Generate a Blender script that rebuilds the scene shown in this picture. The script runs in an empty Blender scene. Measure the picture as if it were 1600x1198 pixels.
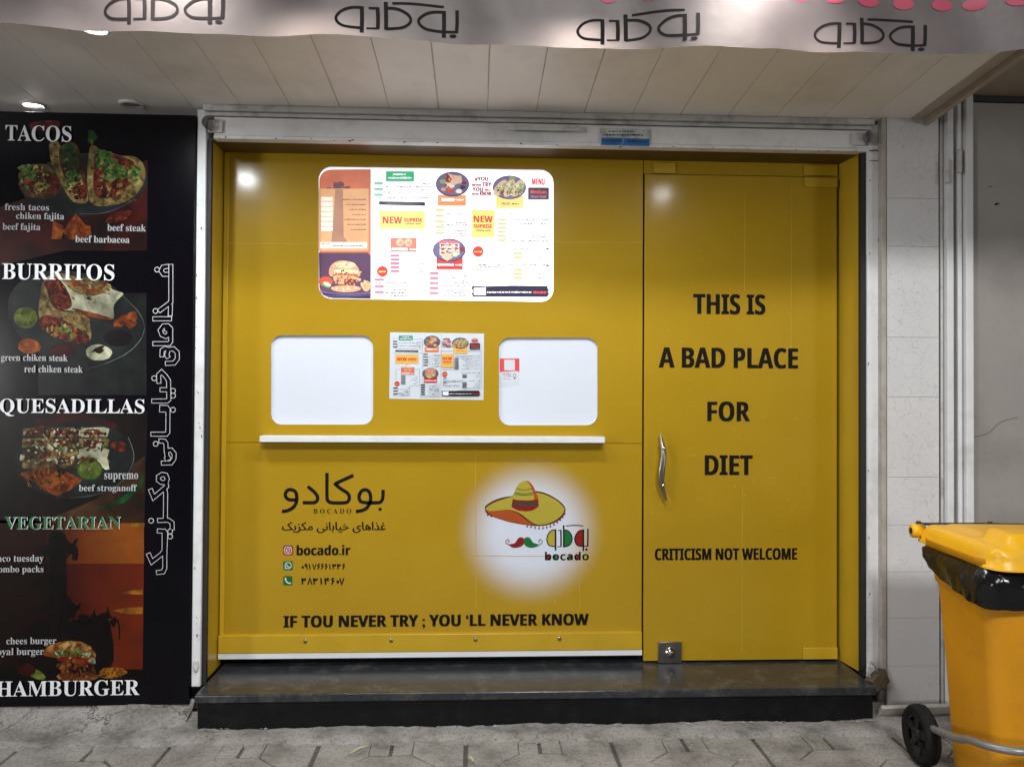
import bpy, bmesh, math, random
from mathutils import Vector, Matrix
from mathutils.geometry import tessellate_polygon
R = math.radians
random.seed(7)
SC = bpy.context.scene
COL = SC.collection

# ------------------------------------------------------------------ camera
F = 1200.0                      # focal length in photo pixels (photo is 1600 x 1198)
YAW, PITCH, ROLL = R(2.58), R(0.76), 0.0056
D0 = 3.43                       # distance of the yellow front (plane Y = 0)
EYE = 1.345
CAM = Vector((0.0, -D0, EYE))
_f = Vector((math.sin(YAW)*math.cos(PITCH), math.cos(YAW)*math.cos(PITCH), math.sin(PITCH)))
_r0 = Vector((math.cos(YAW), -math.sin(YAW), 0))
_u0 = _r0.cross(_f)
_r = _r0*math.cos(ROLL) + _u0*math.sin(ROLL)
_u = _u0*math.cos(ROLL) - _r0*math.sin(ROLL)
cd = bpy.data.cameras.new('camera'); cd.sensor_width = 36; cd.lens = 36*F/1600
cd.clip_start = 0.05; cd.clip_end = 500
cam = bpy.data.objects.new('camera', cd); COL.objects.link(cam)
cam.matrix_world = Matrix(((_r.x, _u.x, -_f.x, CAM.x), (_r.y, _u.y, -_f.y, CAM.y), (_r.z, _u.z, -_f.z, CAM.z), (0, 0, 0, 1)))
SC.camera = cam
def ray(px, py): return _f*F + _r*(px-800) - _u*(py-599)
def P(px, py, Y=0.0):           # the point of plane Y = const seen at a photo pixel
    d = ray(px, py); return CAM + d*((Y-CAM.y)/d.y)
def PZ(px, py, z=0.0):
    d = ray(px, py); return CAM + d*((z-CAM.z)/d.z)
def PX(px, Y): return P(px, 600, Y).x
def ZZ(py, Y, px=800): return P(px, py, Y).z

# ------------------------------------------------------------------ world, exposure
W = bpy.data.worlds.new('World'); SC.world = W; W.use_nodes = True
nt = W.node_tree; bg = nt.nodes['Background']
sky = nt.nodes.new('ShaderNodeTexSky'); sky.sky_type = 'NISHITA'; sky.sun_disc = False
sky.sun_elevation = R(-4); sky.sun_rotation = R(200)
nt.links.new(sky.outputs[0], bg.inputs[0]); bg.inputs[1].default_value = 0.15
SC.view_settings.view_transform = 'Standard'; SC.view_settings.look = 'None'
SC.view_settings.exposure = 0.15; SC.view_settings.gamma = 1.0

def lamp(name, kind, loc, energy, color, aim=None, size=None, blend=1.0, radius=.05):
    l = bpy.data.lights.new(name, kind); l.energy = energy; l.color = color
    if kind != 'SUN': l.shadow_soft_size = radius
    if kind == 'SPOT': l.spot_size = size; l.spot_blend = blend
    o = bpy.data.objects.new(name, l); COL.objects.link(o); o.location = loc
    if aim is not None:
        o.rotation_euler = (Vector(aim)-Vector(loc)).to_track_quat('-Z', 'Y').to_euler()
    return o
# unseen point lamps added behind the viewer to brighten pavement, wall and ceiling
lamp('fill_light_high', 'POINT', (0.8, -9.0, 6.6), 2050, (1.0, .98, .95), radius=.7)
lamp('fill_light_low', 'POINT', (-8.2, -8.0, 1.7), 980, (1.0, .985, .97), radius=.8)
lamp('fill_light_low', 'POINT', (8.2, -8.5, 1.7), 400, (1.0, .985, .97), radius=.8)

# ------------------------------------------------------------------ materials
def lin(c):
    c /= 255.0
    return c/12.92 if c <= .04045 else ((c+.055)/1.055)**2.4
def K(r, g, b, e=1.0): return (min(.9, lin(r)*e), min(.9, lin(g)*e), min(.9, lin(b)*e), 1)
_mats = {}
def mat(name, col, rough=.55, metal=0.0, var=.12, scale=6.0, bump=0.0, bscale=60.0, emit=0.0, spec=.5, dirt=None, dscale=3.0, damt=.5, detail=6, coat=0.0):
    if name in _mats: return _mats[name]
    m = bpy.data.materials.new(name); m.use_nodes = True; _mats[name] = m
    n = m.node_tree; b = n.nodes['Principled BSDF']; L = n.links.new
    tc = n.nodes.new('ShaderNodeTexCoord')
    no = n.nodes.new('ShaderNodeTexNoise'); no.inputs['Scale'].default_value = scale; no.inputs['Detail'].default_value = detail; no.inputs['Roughness'].default_value = .62
    L(tc.outputs['Object'], no.inputs['Vector'])
    rp = n.nodes.new('ShaderNodeValToRGB')
    lo = tuple(c*(1-var) for c in col[:3]) + (1,); hi = tuple(min(1, c*(1+var)) for c in col[:3]) + (1,)
    rp.color_ramp.elements[0].color = lo; rp.color_ramp.elements[1].color = hi
    rp.color_ramp.elements[0].position = .3; rp.color_ramp.elements[1].position = .7
    L(no.outputs['Fac'], rp.inputs[0]); out = rp.outputs[0]
    if dirt:
        n2 = n.nodes.new('ShaderNodeTexNoise'); n2.inputs['Scale'].default_value = dscale; n2.inputs['Detail'].default_value = 9; n2.inputs['Roughness'].default_value = .7
        L(tc.outputs['Object'], n2.inputs['Vector'])
        r2 = n.nodes.new('ShaderNodeValToRGB'); r2.color_ramp.elements[0].position = .5; r2.color_ramp.elements[1].position = .72
        r2.color_ramp.elements[0].color = (0, 0, 0, 1); r2.color_ramp.elements[1].color = (damt, damt, damt, 1)
        L(n2.outputs['Fac'], r2.inputs[0])
        mx = n.nodes.new('ShaderNodeMix'); mx.data_type = 'RGBA'
        L(r2.outputs[0], mx.inputs[0]); L(out, mx.inputs[6]); mx.inputs[7].default_value = dirt; out = mx.outputs[2]
    L(out, b.inputs['Base Color'])
    b.inputs['Roughness'].default_value = rough; b.inputs['Metallic'].default_value = metal
    b.inputs['Specular IOR Level'].default_value = spec
    if coat: b.inputs['Coat Weight'].default_value = coat; b.inputs['Coat Roughness'].default_value = .17
    if bump:
        n3 = n.nodes.new('ShaderNodeTexNoise'); n3.inputs['Scale'].default_value = bscale; n3.inputs['Detail'].default_value = 5
        L(tc.outputs['Object'], n3.inputs['Vector'])
        bp = n.nodes.new('ShaderNodeBump'); bp.inputs['Strength'].default_value = bump; bp.inputs['Distance'].default_value = .01
        L(n3.outputs['Fac'], bp.inputs['Height']); L(bp.outputs[0], b.inputs['Normal'])
    if emit:
        L(out, b.inputs['Emission Color']); b.inputs['Emission Strength'].default_value = emit
    return m
def food(name, c1, c2, c3, scale=40, emit=0.0, rough=.35, e=.95, grad=None):
    if name in _mats: return _mats[name]
    m = bpy.data.materials.new(name); m.use_nodes = True; _mats[name] = m
    n = m.node_tree; b = n.nodes['Principled BSDF']; L = n.links.new
    tc = n.nodes.new('ShaderNodeTexCoord')
    no = n.nodes.new('ShaderNodeTexNoise'); no.inputs['Scale'].default_value = scale; no.inputs['Detail'].default_value = 4; no.inputs['Distortion'].default_value = .8
    L(tc.outputs['Object'], no.inputs['Vector'])
    rp = n.nodes.new('ShaderNodeValToRGB'); cr = rp.color_ramp
    cr.elements[0].position = .34; cr.elements[1].position = .66
    cr.elements[0].color = K(*c1, e); cr.elements[1].color = K(*c3, e)
    q = cr.elements.new(.5); q.color = K(*c2, e)
    if grad:
        sx_ = n.nodes.new('ShaderNodeSeparateXYZ'); L(tc.outputs['Object'], sx_.inputs[0]); mg = n.nodes.new('ShaderNodeMapRange'); mg.inputs['From Min'].default_value = grad[0]; mg.inputs['From Max'].default_value = grad[1]; mg.inputs['To Min'].default_value = .2; mg.inputs['To Max'].default_value = .8
        L(sx_.outputs['X'], mg.inputs['Value']); L(mg.outputs[0], rp.inputs[0])
    else: L(no.outputs['Fac'], rp.inputs[0])
    nb = n.nodes.new('ShaderNodeTexNoise'); nb.inputs['Scale'].default_value = 9; nb.inputs['Detail'].default_value = 3; L(tc.outputs['Object'], nb.inputs['Vector'])
    mb = n.nodes.new('ShaderNodeMapRange'); mb.inputs['From Min'].default_value = .35; mb.inputs['From Max'].default_value = .65; mb.inputs['To Min'].default_value = .8 if grad else .4; mb.inputs['To Max'].default_value = 1.1 if grad else 1.15; L(nb.outputs['Fac'], mb.inputs['Value'])
    mm = n.nodes.new('ShaderNodeMix'); mm.data_type = 'RGBA'; mm.blend_type = 'MULTIPLY'; mm.inputs[0].default_value = 1; L(rp.outputs[0], mm.inputs[6]); L(mb.outputs[0], mm.inputs[7])
    L(mm.outputs[2], b.inputs['Base Color']); b.inputs['Specular IOR Level'].default_value = .2
    b.inputs['Roughness'].default_value = rough
    if emit: L(rp.outputs[0], b.inputs['Emission Color']); b.inputs['Emission Strength'].default_value = emit
    return m

# ------------------------------------------------------------------ object helpers
def tag(o, label=None, cat=None, group=None, kind=None):
    if label: o['label'] = label
    if cat: o['category'] = cat
    if group: o['group'] = group
    if kind: o['kind'] = kind
    return o
def thing(name, loc, label, cat, group=None):
    o = bpy.data.objects.new(name, None); o.empty_display_size = .1; COL.objects.link(o); o.location = loc
    return tag(o, label, cat, group)
def link(name, me, parent=None, mats=()):
    for m in mats: me.materials.append(m)
    o = bpy.data.objects.new(name, me); COL.objects.link(o)
    if parent is not None:
        loc = Vector((0, 0, 0)); pp = parent
        while pp is not None and pp.type == 'EMPTY': loc = loc + Vector(pp.location); pp = pp.parent
        o.parent = parent; o.matrix_parent_inverse = Matrix.Translation(-loc)
    return o
class B:                                   # a bmesh collecting boxes, tubes, lathes; built as ONE mesh
    def __init__(s): s.bm = bmesh.new(); s.mi = 0
    def face(s, pts, smooth=False):
        f = s.bm.faces.new([s.bm.verts.new(p) for p in pts]); f.material_index = s.mi; f.smooth = smooth; return f
    def box(s, x0, x1, y0, y1, z0, z1, bev=0.0, M=None):
        vs = [s.bm.verts.new((x, y, z)) for x in (x0, x1) for y in (y0, y1) for z in (z0, z1)]
        fs = []
        for q in ((0, 1, 3, 2), (4, 6, 7, 5), (0, 4, 5, 1), (2, 3, 7, 6), (0, 2, 6, 4), (1, 5, 7, 3)):
            f = s.bm.faces.new([vs[i] for i in q]); f.material_index = s.mi; fs.append(f)
        if bev:
            es = list({e for f in fs for e in f.edges})
            r = bmesh.ops.bevel(s.bm, geom=es, offset=bev, segments=2, affect='EDGES', profile=.5)
            for f in r['faces']: f.material_index = s.mi; f.smooth = True
            vs = list({v for f in r['faces'] for v in f.verts} | {v for v in vs if v.is_valid})
        if M is not None:
            for v in vs: v.co = M @ v.co
        return vs
    def tube(s, pts, rad, n=10, cap=True):
        pts = [Vector(p) for p in pts]; rings = []; ref = None
        for i, p in enumerate(pts):
            t = (pts[min(i+1, len(pts)-1)] - pts[max(i-1, 0)]).normalized()
            if ref is None: ref = Vector((0, 0, 1)) if abs(t.z) < .9 else Vector((1, 0, 0))
            a = t.cross(ref).normalized(); b = t.cross(a).normalized(); ref = -b if False else ref
            r = rad[i] if isinstance(rad, (list, tuple)) else rad
            rings.append([s.bm.verts.new(p + a*math.cos(k*2*math.pi/n)*r + b*math.sin(k*2*math.pi/n)*r) for k in range(n)])
        for i in range(len(rings)-1):
            for k in range(n):
                f = s.bm.faces.new((rings[i][k], rings[i][(k+1) % n], rings[i+1][(k+1) % n], rings[i+1][k])); f.smooth = True; f.material_index = s.mi
        if cap:
            for rg in (rings[0], rings[-1]):
                f = s.bm.faces.new(rg); f.material_index = s.mi
    def lathe(s, prof, c, axis, n=32, close=False):
        ax = Vector(axis).normalized(); a = ax.orthogonal().normalized(); b = ax.cross(a); c = Vector(c); rings = []
        for (r, h) in prof:
            rings.append([s.bm.verts.new(c + ax*h + (a*math.cos(k*2*math.pi/n) + b*math.sin(k*2*math.pi/n))*max(r, 1e-4)) for k in range(n)])
        for i in range(len(rings)-1):
            for k in range(n):
                f = s.bm.faces.new((rings[i][k], rings[i][(k+1) % n], rings[i+1][(k+1) % n], rings[i+1][k])); f.smooth = True; f.material_index = s.mi
    def grid(s, rows, smooth=True, wrap=False):
        vv = [[s.bm.verts.new(p) for p in r] for r in rows]
        for i in range(len(vv)-1):
            m = len(vv[i])
            for k in range(m if wrap else m-1):
                f = s.bm.faces.new((vv[i][k], vv[i][(k+1) % m], vv[i+1][(k+1) % m], vv[i+1][k])); f.smooth = smooth; f.material_index = s.mi
        return vv
    def build(s, name, mats, parent=None):
        bmesh.ops.recalc_face_normals(s.bm, faces=s.bm.faces)
        me = bpy.data.meshes.new(name); s.bm.to_mesh(me); s.bm.free()
        return link(name, me, parent, mats if isinstance(mats, (list, tuple)) else [mats])

# ------------------------------------------------------------------ flat print: polygons, strokes and lettering on a real plane
def smooth(pts, n=6, closed=False):
    pts = [Vector((p[0], p[1])) for p in pts]; N = len(pts); out = []
    rng = range(N if closed else N-1)
    for i in rng:
        g = (lambda k: pts[k % N]) if closed else (lambda k: pts[max(0, min(N-1, k))])
        a, b, c, d = g(i-1), g(i), g(i+1), g(i+2)
        for k in range(n):
            t = k/n
            out.append(.5*((2*b) + (c-a)*t + (2*a-5*b+4*c-d)*t*t + (3*b-a-3*c+d)*t**3))
    if not closed: out.append(pts[-1])
    return [(p.x, p.y) for p in out]
def rrect(x0, y0, x1, y1, r, n=7):
    o = []
    for cx, cy, a in ((x1-r, y0+r, -90), (x1-r, y1-r, 0), (x0+r, y1-r, 90), (x0+r, y0+r, 180)):
        for k in range(n+1): t = R(a+90*k/n); o.append((cx+r*math.cos(t), cy+r*math.sin(t)))
    return o
def ell(cx, cy, rx, ry, n=28, rot=0, wob=0, seed=1):
    rg = random.Random(seed); ph = [rg.uniform(0, 6.28) for _ in range(4)]; c, s = math.cos(rot), math.sin(rot); o = []
    for k in range(n):
        t = 2*math.pi*k/n; q = 1+wob*(math.sin(3*t+ph[0])*.5+math.sin(5*t+ph[1])*.35+math.sin(9*t+ph[2])*.3)
        x, y = rx*q*math.cos(t), ry*q*math.sin(t); o.append((cx+x*c-y*s, cy+x*s+y*c))
    return o
def uni(s, st):
    if st == 'arab' or st == 'plain': return s
    up, lo, dg = {'bold': (0x1D5D4, 0x1D5EE, 0x1D7EC), 'serif': (0x1D400, 0x1D41A, 0x1D7CE), 'sans': (0x1D5A0, 0x1D5BA, 0x1D7E2)}[st]
    return ''.join(chr(up+ord(c)-65) if 'A' <= c <= 'Z' else chr(lo+ord(c)-97) if 'a' <= c <= 'z' else chr(dg+ord(c)-48) if '0' <= c <= '9' else c for c in s)
_gc = {}
def contours(s, st, off=0.0):
    key = (s, st, off)
    if key in _gc: return _gc[key]
    c = bpy.data.curves.new('lettering_curve', 'FONT'); c.body = uni(s, st); c.size = 1
    ob = bpy.data.objects.new('lettering_curve', c); COL.objects.link(ob)
    bpy.context.view_layer.update()
    cu = ob.to_curve(bpy.context.evaluated_depsgraph_get()); loops = []
    for sp in cu.splines:
        pts = []; bz = sp.bezier_points; n = len(bz)
        for i in range(n):
            a, b = bz[i], bz[(i+1) % n]
            p0, p1, p2, p3 = a.co, a.handle_right, b.co, b.handle_left
            p2, p3 = b.handle_left, b.co
            straight = (p1-p0).cross(p3-p0).length < 1e-5 and (p2-p0).cross(p3-p0).length < 1e-5
            for k in range(1 if straight else 5):
                t = k/5; q = p0*(1-t)**3 + p1*3*t*(1-t)**2 + p2*3*t*t*(1-t) + p3*t**3
                if not pts or (q.xy-Vector(pts[-1])).length > 1e-5: pts.append((q.x, q.y))
        if len(pts) > 2:
            if (Vector(pts[0])-Vector(pts[-1])).length < 1e-5: pts.pop()
            if len(pts) > 2: loops.append(pts)
    ob.to_curve_clear(); bpy.data.objects.remove(ob); bpy.data.curves.remove(c)
    def area(p): return sum(p[i][0]*p[(i+1) % len(p)][1]-p[(i+1) % len(p)][0]*p[i][1] for i in range(len(p)))/2
    def inside(pt, p):
        r = False; x, y = pt
        for i in range(len(p)):
            (x1, y1), (x2, y2) = p[i], p[i-1]
            if (y1 > y) != (y2 > y) and x < (x2-x1)*(y-y1)/(y2-y1)+x1: r = not r
        return r
    if not loops: _gc[key] = ([], (0, 0, 1, 1)); return _gc[key]
    big = max(loops, key=lambda p: abs(area(p))); sg = 1 if area(big) > 0 else -1
    holes = [p for p in loops if area(p)*sg < 0 and any(q is not p and inside(p[0], q) for q in loops)]
    outs = [[p] for p in loops if not any(p is h for h in holes)]
    for h in holes:
        cand = [o for o in outs if sum(inside(q, o[0]) for q in h[::3]) > len(h[::3])/2]
        if cand: min(cand, key=lambda o: abs(area(o[0]))).append(h)
    xs = [q[0] for p in loops for q in p]; ys = [q[1] for p in loops for q in p]
    _gc[key] = (outs, (min(xs), min(ys), max(xs), max(ys)))
    return _gc[key]
class Print:
    STEP = 0.000012
    def __init__(s, Y, base=0.0006, warp=None):
        s.Y = Y; s.k = 0; s.base = base; s.v = []; s.f = []; s.m = []; s.mats = []; s.warp = warp
    def _mi(s, m):
        if m not in s.mats: s.mats.append(m)
        return s.mats.index(m)
    def _tess(s, loops3, m):                # loops3: list of loops of Vector (X, Z)
        s.k += 1; off = s.base + s.k*s.STEP; i0 = len(s.v); mi = s._mi(m)
        flat = [p for l in loops3 for p in l]
        for p in flat:
            y = s.Y if s.warp is None else s.warp(p[0], p[1])
            s.v.append((p[0], y-off, p[1]))
        for t in tessellate_polygon([[Vector((p[0], p[1], 0)) for p in l] for l in loops3]):
            a, b, c = (flat[i] for i in t)
            cr = (b[0]-a[0])*(c[1]-a[1])-(b[1]-a[1])*(c[0]-a[0])
            if abs(cr) < 1e-12: continue
            s.f.append(tuple(i0+i for i in (t if cr > 0 else t[::-1]))); s.m.append(mi)
    def poly(s, pts, m, holes=()):
        q = lambda l: [(v.x, v.z) for v in (P(p[0], p[1], s.Y) for p in l)]
        s._tess([q(pts)] + [q(h) for h in holes], m)
    def rect(s, x0, y0, x1, y1, m): s.poly([(x0, y0), (x1, y0), (x1, y1), (x0, y1)], m)
    def stroke(s, pts, w, m, sm=0, closed=False, cap=0):
        if sm: pts = smooth(pts, sm, closed)
        pts = [Vector((p[0], p[1])) for p in pts]; n = len(pts); L = []; Rr = []
        if cap and not closed:
            pts[0] = pts[0] + (pts[0]-pts[1]).normalized()*cap; pts[-1] = pts[-1] + (pts[-1]-pts[-2]).normalized()*cap
        for i in range(n):
            d1 = (pts[i]-pts[i-1]) if (i > 0 or closed) else (pts[1]-pts[0])
            d2 = (pts[(i+1) % n]-pts[i]) if (i < n-1 or closed) else (pts[-1]-pts[-2])
            d1.normalize(); d2.normalize(); nn = Vector((-d1.y-d2.y, d1.x+d2.x))
            nn = nn.normalized() if nn.length > 1e-6 else Vector((-d1.y, d1.x))
            ww = (w[i*len(w)//n] if isinstance(w, (list, tuple)) else w)/2/max(.45, nn.dot(Vector((-d1.y, d1.x))))
            L.append(pts[i]+nn*ww); Rr.append(pts[i]-nn*ww)
        q = lambda l: [(v.x, v.z) for v in (P(p.x, p.y, s.Y) for p in l)]
        L, Rr = q(L), q(Rr); s.k += 1; off = s.base + s.k*s.STEP; mi = s._mi(m); i0 = len(s.v)
        for a, b in zip(L, Rr):
            for p in (a, b):
                y = s.Y if s.warp is None else s.warp(p[0], p[1]); s.v.append((p[0], y-off, p[1]))
        for i in range(n if closed else n-1):
            a, b, c, d = i0+2*i, i0+2*i+1, i0+2*((i+1) % n)+1, i0+2*((i+1) % n)
            s.f.append((a, b, c, d)); s.m.append(mi)
    def text(s, t, x0, y0, x1, y1, m, st='bold', fat=0):
        if fat:
            for dx in (-fat, fat): s.text(t, x0+fat+dx, y0, x1-fat+dx, y1, m, st)
            return
        outs, (bx0, by0, bx1, by1) = contours(t, st)
        xm, ym = (x0+x1)/2, (y0+y1)/2
        X0, X1 = P(x0, ym, s.Y).x, P(x1, ym, s.Y).x; Z0, Z1 = P(xm, y1, s.Y).z, P(xm, y0, s.Y).z
        fx = (X1-X0)/max(1e-6, bx1-bx0); fz = (Z1-Z0)/max(1e-6, by1-by0)
        for i, o in enumerate(outs):
            s._tess([[(X0+(p[0]-bx0)*fx, Z0+(p[1]-by0)*fz) for p in l] for l in o], m)
            if st != 'arab' : s.k -= 1
        s.k += 1
    def scrib(s, x0, x1, y, h, m, seed=0):    # a line of print too small to read: word-like marks
        rg = random.Random(seed*77+int(x0*3)+int(y*5)); x = x0
        while x < x1:
            w = min(rg.uniform(2, 6), x1-x)
            hh = h*rg.uniform(.55, 1)
            s.poly([(x, y-hh/2), (x+w, y-hh/2+rg.uniform(-.3, .3)), (x+w, y+hh/2), (x, y+hh/2+rg.uniform(-.3, .3))], m); s.k -= 1
            x += w+rg.uniform(.5, 1.2)
        s.k += 1
    def build(s, name, parent=None):
        me = bpy.data.meshes.new(name); me.from_pydata(s.v, [], s.f); me.update()
        o = link(name, me, parent, s.mats)
        me.polygons.foreach_set('material_index', s.m)
        s.v, s.f, s.m, s.mats = [], [], [], []      # ready for the next piece, a layer further out
        return o

# ================================================================== palette
white_paint = mat('white_paint', (.70, .715, .73, 1), .45, var=.06, scale=4, dirt=(.18, .16, .13, 1), dscale=5, damt=.35, bump=.08, bscale=90)
grimy_paint = mat('grimy_paint', (.55, .55, .54, 1), .55, var=.1, scale=5, dirt=(.10, .085, .07, 1), dscale=9, damt=.7, bump=.15, bscale=70)
cream_panel = mat('cream_panel', (.86, .83, .79, 1), .42, var=.04, scale=2, dirt=(.36, .31, .25, 1), dscale=1.6, damt=.35, bump=.05, bscale=8)
black_gap = mat('black_rubber_and_shade', (.012, .012, .012, 1), .6, scale=20)  # rubber parts, and the painted shade on top of the grey wall
dark_void = mat('dark_void', (.01, .01, .01, 1), .9)
steel = mat('brushed_steel', (.32, .31, .29, 1), .32, metal=1.0, var=.15, scale=30)
chrome = mat('chrome', (.55, .53, .5, 1), .16, metal=1.0, var=.08, scale=20)
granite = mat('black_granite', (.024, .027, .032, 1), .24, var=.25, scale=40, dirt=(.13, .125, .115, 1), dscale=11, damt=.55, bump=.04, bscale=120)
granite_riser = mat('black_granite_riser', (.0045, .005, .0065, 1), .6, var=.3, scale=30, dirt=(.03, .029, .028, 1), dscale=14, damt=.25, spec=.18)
hatch_white = mat('white_acrylic', (.62, .66, .74, 1), .3, var=.02, scale=3)
ink = mat('black_ink', (.007, .006, .005, 1), .6, var=.2, scale=30, spec=.12)
paper = mat('white_paper', (.54, .59, .64, 1), .4, var=.03, scale=9)

def vinyl(name):
    m = bpy.data.materials.new(name); m.use_nodes = True; n = m.node_tree; b = n.nodes['Principled BSDF']; L = n.links.new
    tc = n.nodes.new('ShaderNodeTexCoord'); geo = n.nodes.new('ShaderNodeNewGeometry')
    no = n.nodes.new('ShaderNodeTexNoise'); no.inputs['Scale'].default_value = 1.7; no.inputs['Detail'].default_value = 7; no.inputs['Roughness'].default_value = .6
    L(geo.outputs['Position'], no.inputs['Vector'])
    rp = n.nodes.new('ShaderNodeValToRGB'); rp.color_ramp.elements[0].position = .3; rp.color_ramp.elements[1].position = .72
    rp.color_ramp.elements[0].color = (.355, .217, .009, 1); rp.color_ramp.elements[1].color = (.395, .247, .012, 1)
    L(no.outputs['Fac'], rp.inputs[0])
    # blurred white disc printed behind the hat emblem
    ctr = P(829, 830, 0)
    vm = n.nodes.new('ShaderNodeVectorMath'); vm.operation = 'DISTANCE'; L(geo.outputs['Position'], vm.inputs[0]); vm.inputs[1].default_value = ctr
    mr = n.nodes.new('ShaderNodeMapRange'); mr.interpolation_type = 'SMOOTHERSTEP'
    mr.inputs['From Min'].default_value = .11; mr.inputs['From Max'].default_value = .36; mr.inputs['To Min'].default_value = .95; mr.inputs['To Max'].default_value = 0
    L(vm.outputs['Value'], mr.inputs['Value'])
    mx = n.nodes.new('ShaderNodeMix'); mx.data_type = 'RGBA'; L(mr.outputs[0], mx.inputs[0]); L(rp.outputs[0], mx.inputs[6]); mx.inputs[7].default_value = (.60, .66, .78, 1)
    # rubbed specks and fingermarks
    n2 = n.nodes.new('ShaderNodeTexNoise'); n2.inputs['Scale'].default_value = 46; n2.inputs['Detail'].default_value = 8; L(geo.outputs['Position'], n2.inputs['Vector'])
    r2 = n.nodes.new('ShaderNodeValToRGB'); r2.color_ramp.elements[0].position = .64; r2.color_ramp.elements[1].position = .78; r2.color_ramp.elements[1].color = (.32, .32, .32, 1)
    L(n2.outputs['Fac'], r2.inputs[0])
    m2 = n.nodes.new('ShaderNodeMix'); m2.data_type = 'RGBA'; L(r2.outputs[0], m2.inputs[0]); L(mx.outputs[2], m2.inputs[6]); m2.inputs[7].default_value = (.5, .38, .08, 1)
    L(m2.outputs[2], b.inputs['Base Color'])
    r3 = n.nodes.new('ShaderNodeMapRange'); r3.inputs['To Min'].default_value = .3; r3.inputs['To Max'].default_value = .42; L(no.outputs['Fac'], r3.inputs['Value']); L(r3.outputs[0], b.inputs['Roughness'])
    b.inputs['Specular IOR Level'].default_value = .12; b.inputs['Coat Weight'].default_value = .65; b.inputs['Coat Roughness'].default_value = .15
    n4 = n.nodes.new('ShaderNodeTexNoise'); n4.inputs['Scale'].default_value = 7; n4.inputs['Detail'].default_value = 2; L(geo.outputs['Position'], n4.inputs['Vector'])
    bp = n.nodes.new('ShaderNodeBump'); bp.inputs['Strength'].default_value = .14; bp.inputs['Distance'].default_value = .02; L(n4.outputs['Fac'], bp.inputs['Height'])
    n5 = n.nodes.new('ShaderNodeTexVoronoi'); n5.inputs['Scale'].default_value = 190; n5.inputs['Randomness'].default_value = .25; L(geo.outputs['Position'], n5.inputs['Vector'])
    b2 = n.nodes.new('ShaderNodeBump'); b2.inputs['Strength'].default_value = .22; b2.inputs['Distance'].default_value = .001; L(n5.outputs['Distance'], b2.inputs['Height']); L(bp.outputs[0], b2.inputs['Normal'])
    L(b2.outputs[0], b.inputs['Normal'])
    return m
yellow = vinyl('yellow_vinyl')
yellow_trim = mat('yellow_trim', (.46, .295, .016, 1), .3, var=.08, scale=5, bump=.04, bscale=40)
seam_m = mat('vinyl_seam', (.44, .295, .035, 1), .3, var=.3, scale=14)

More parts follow.
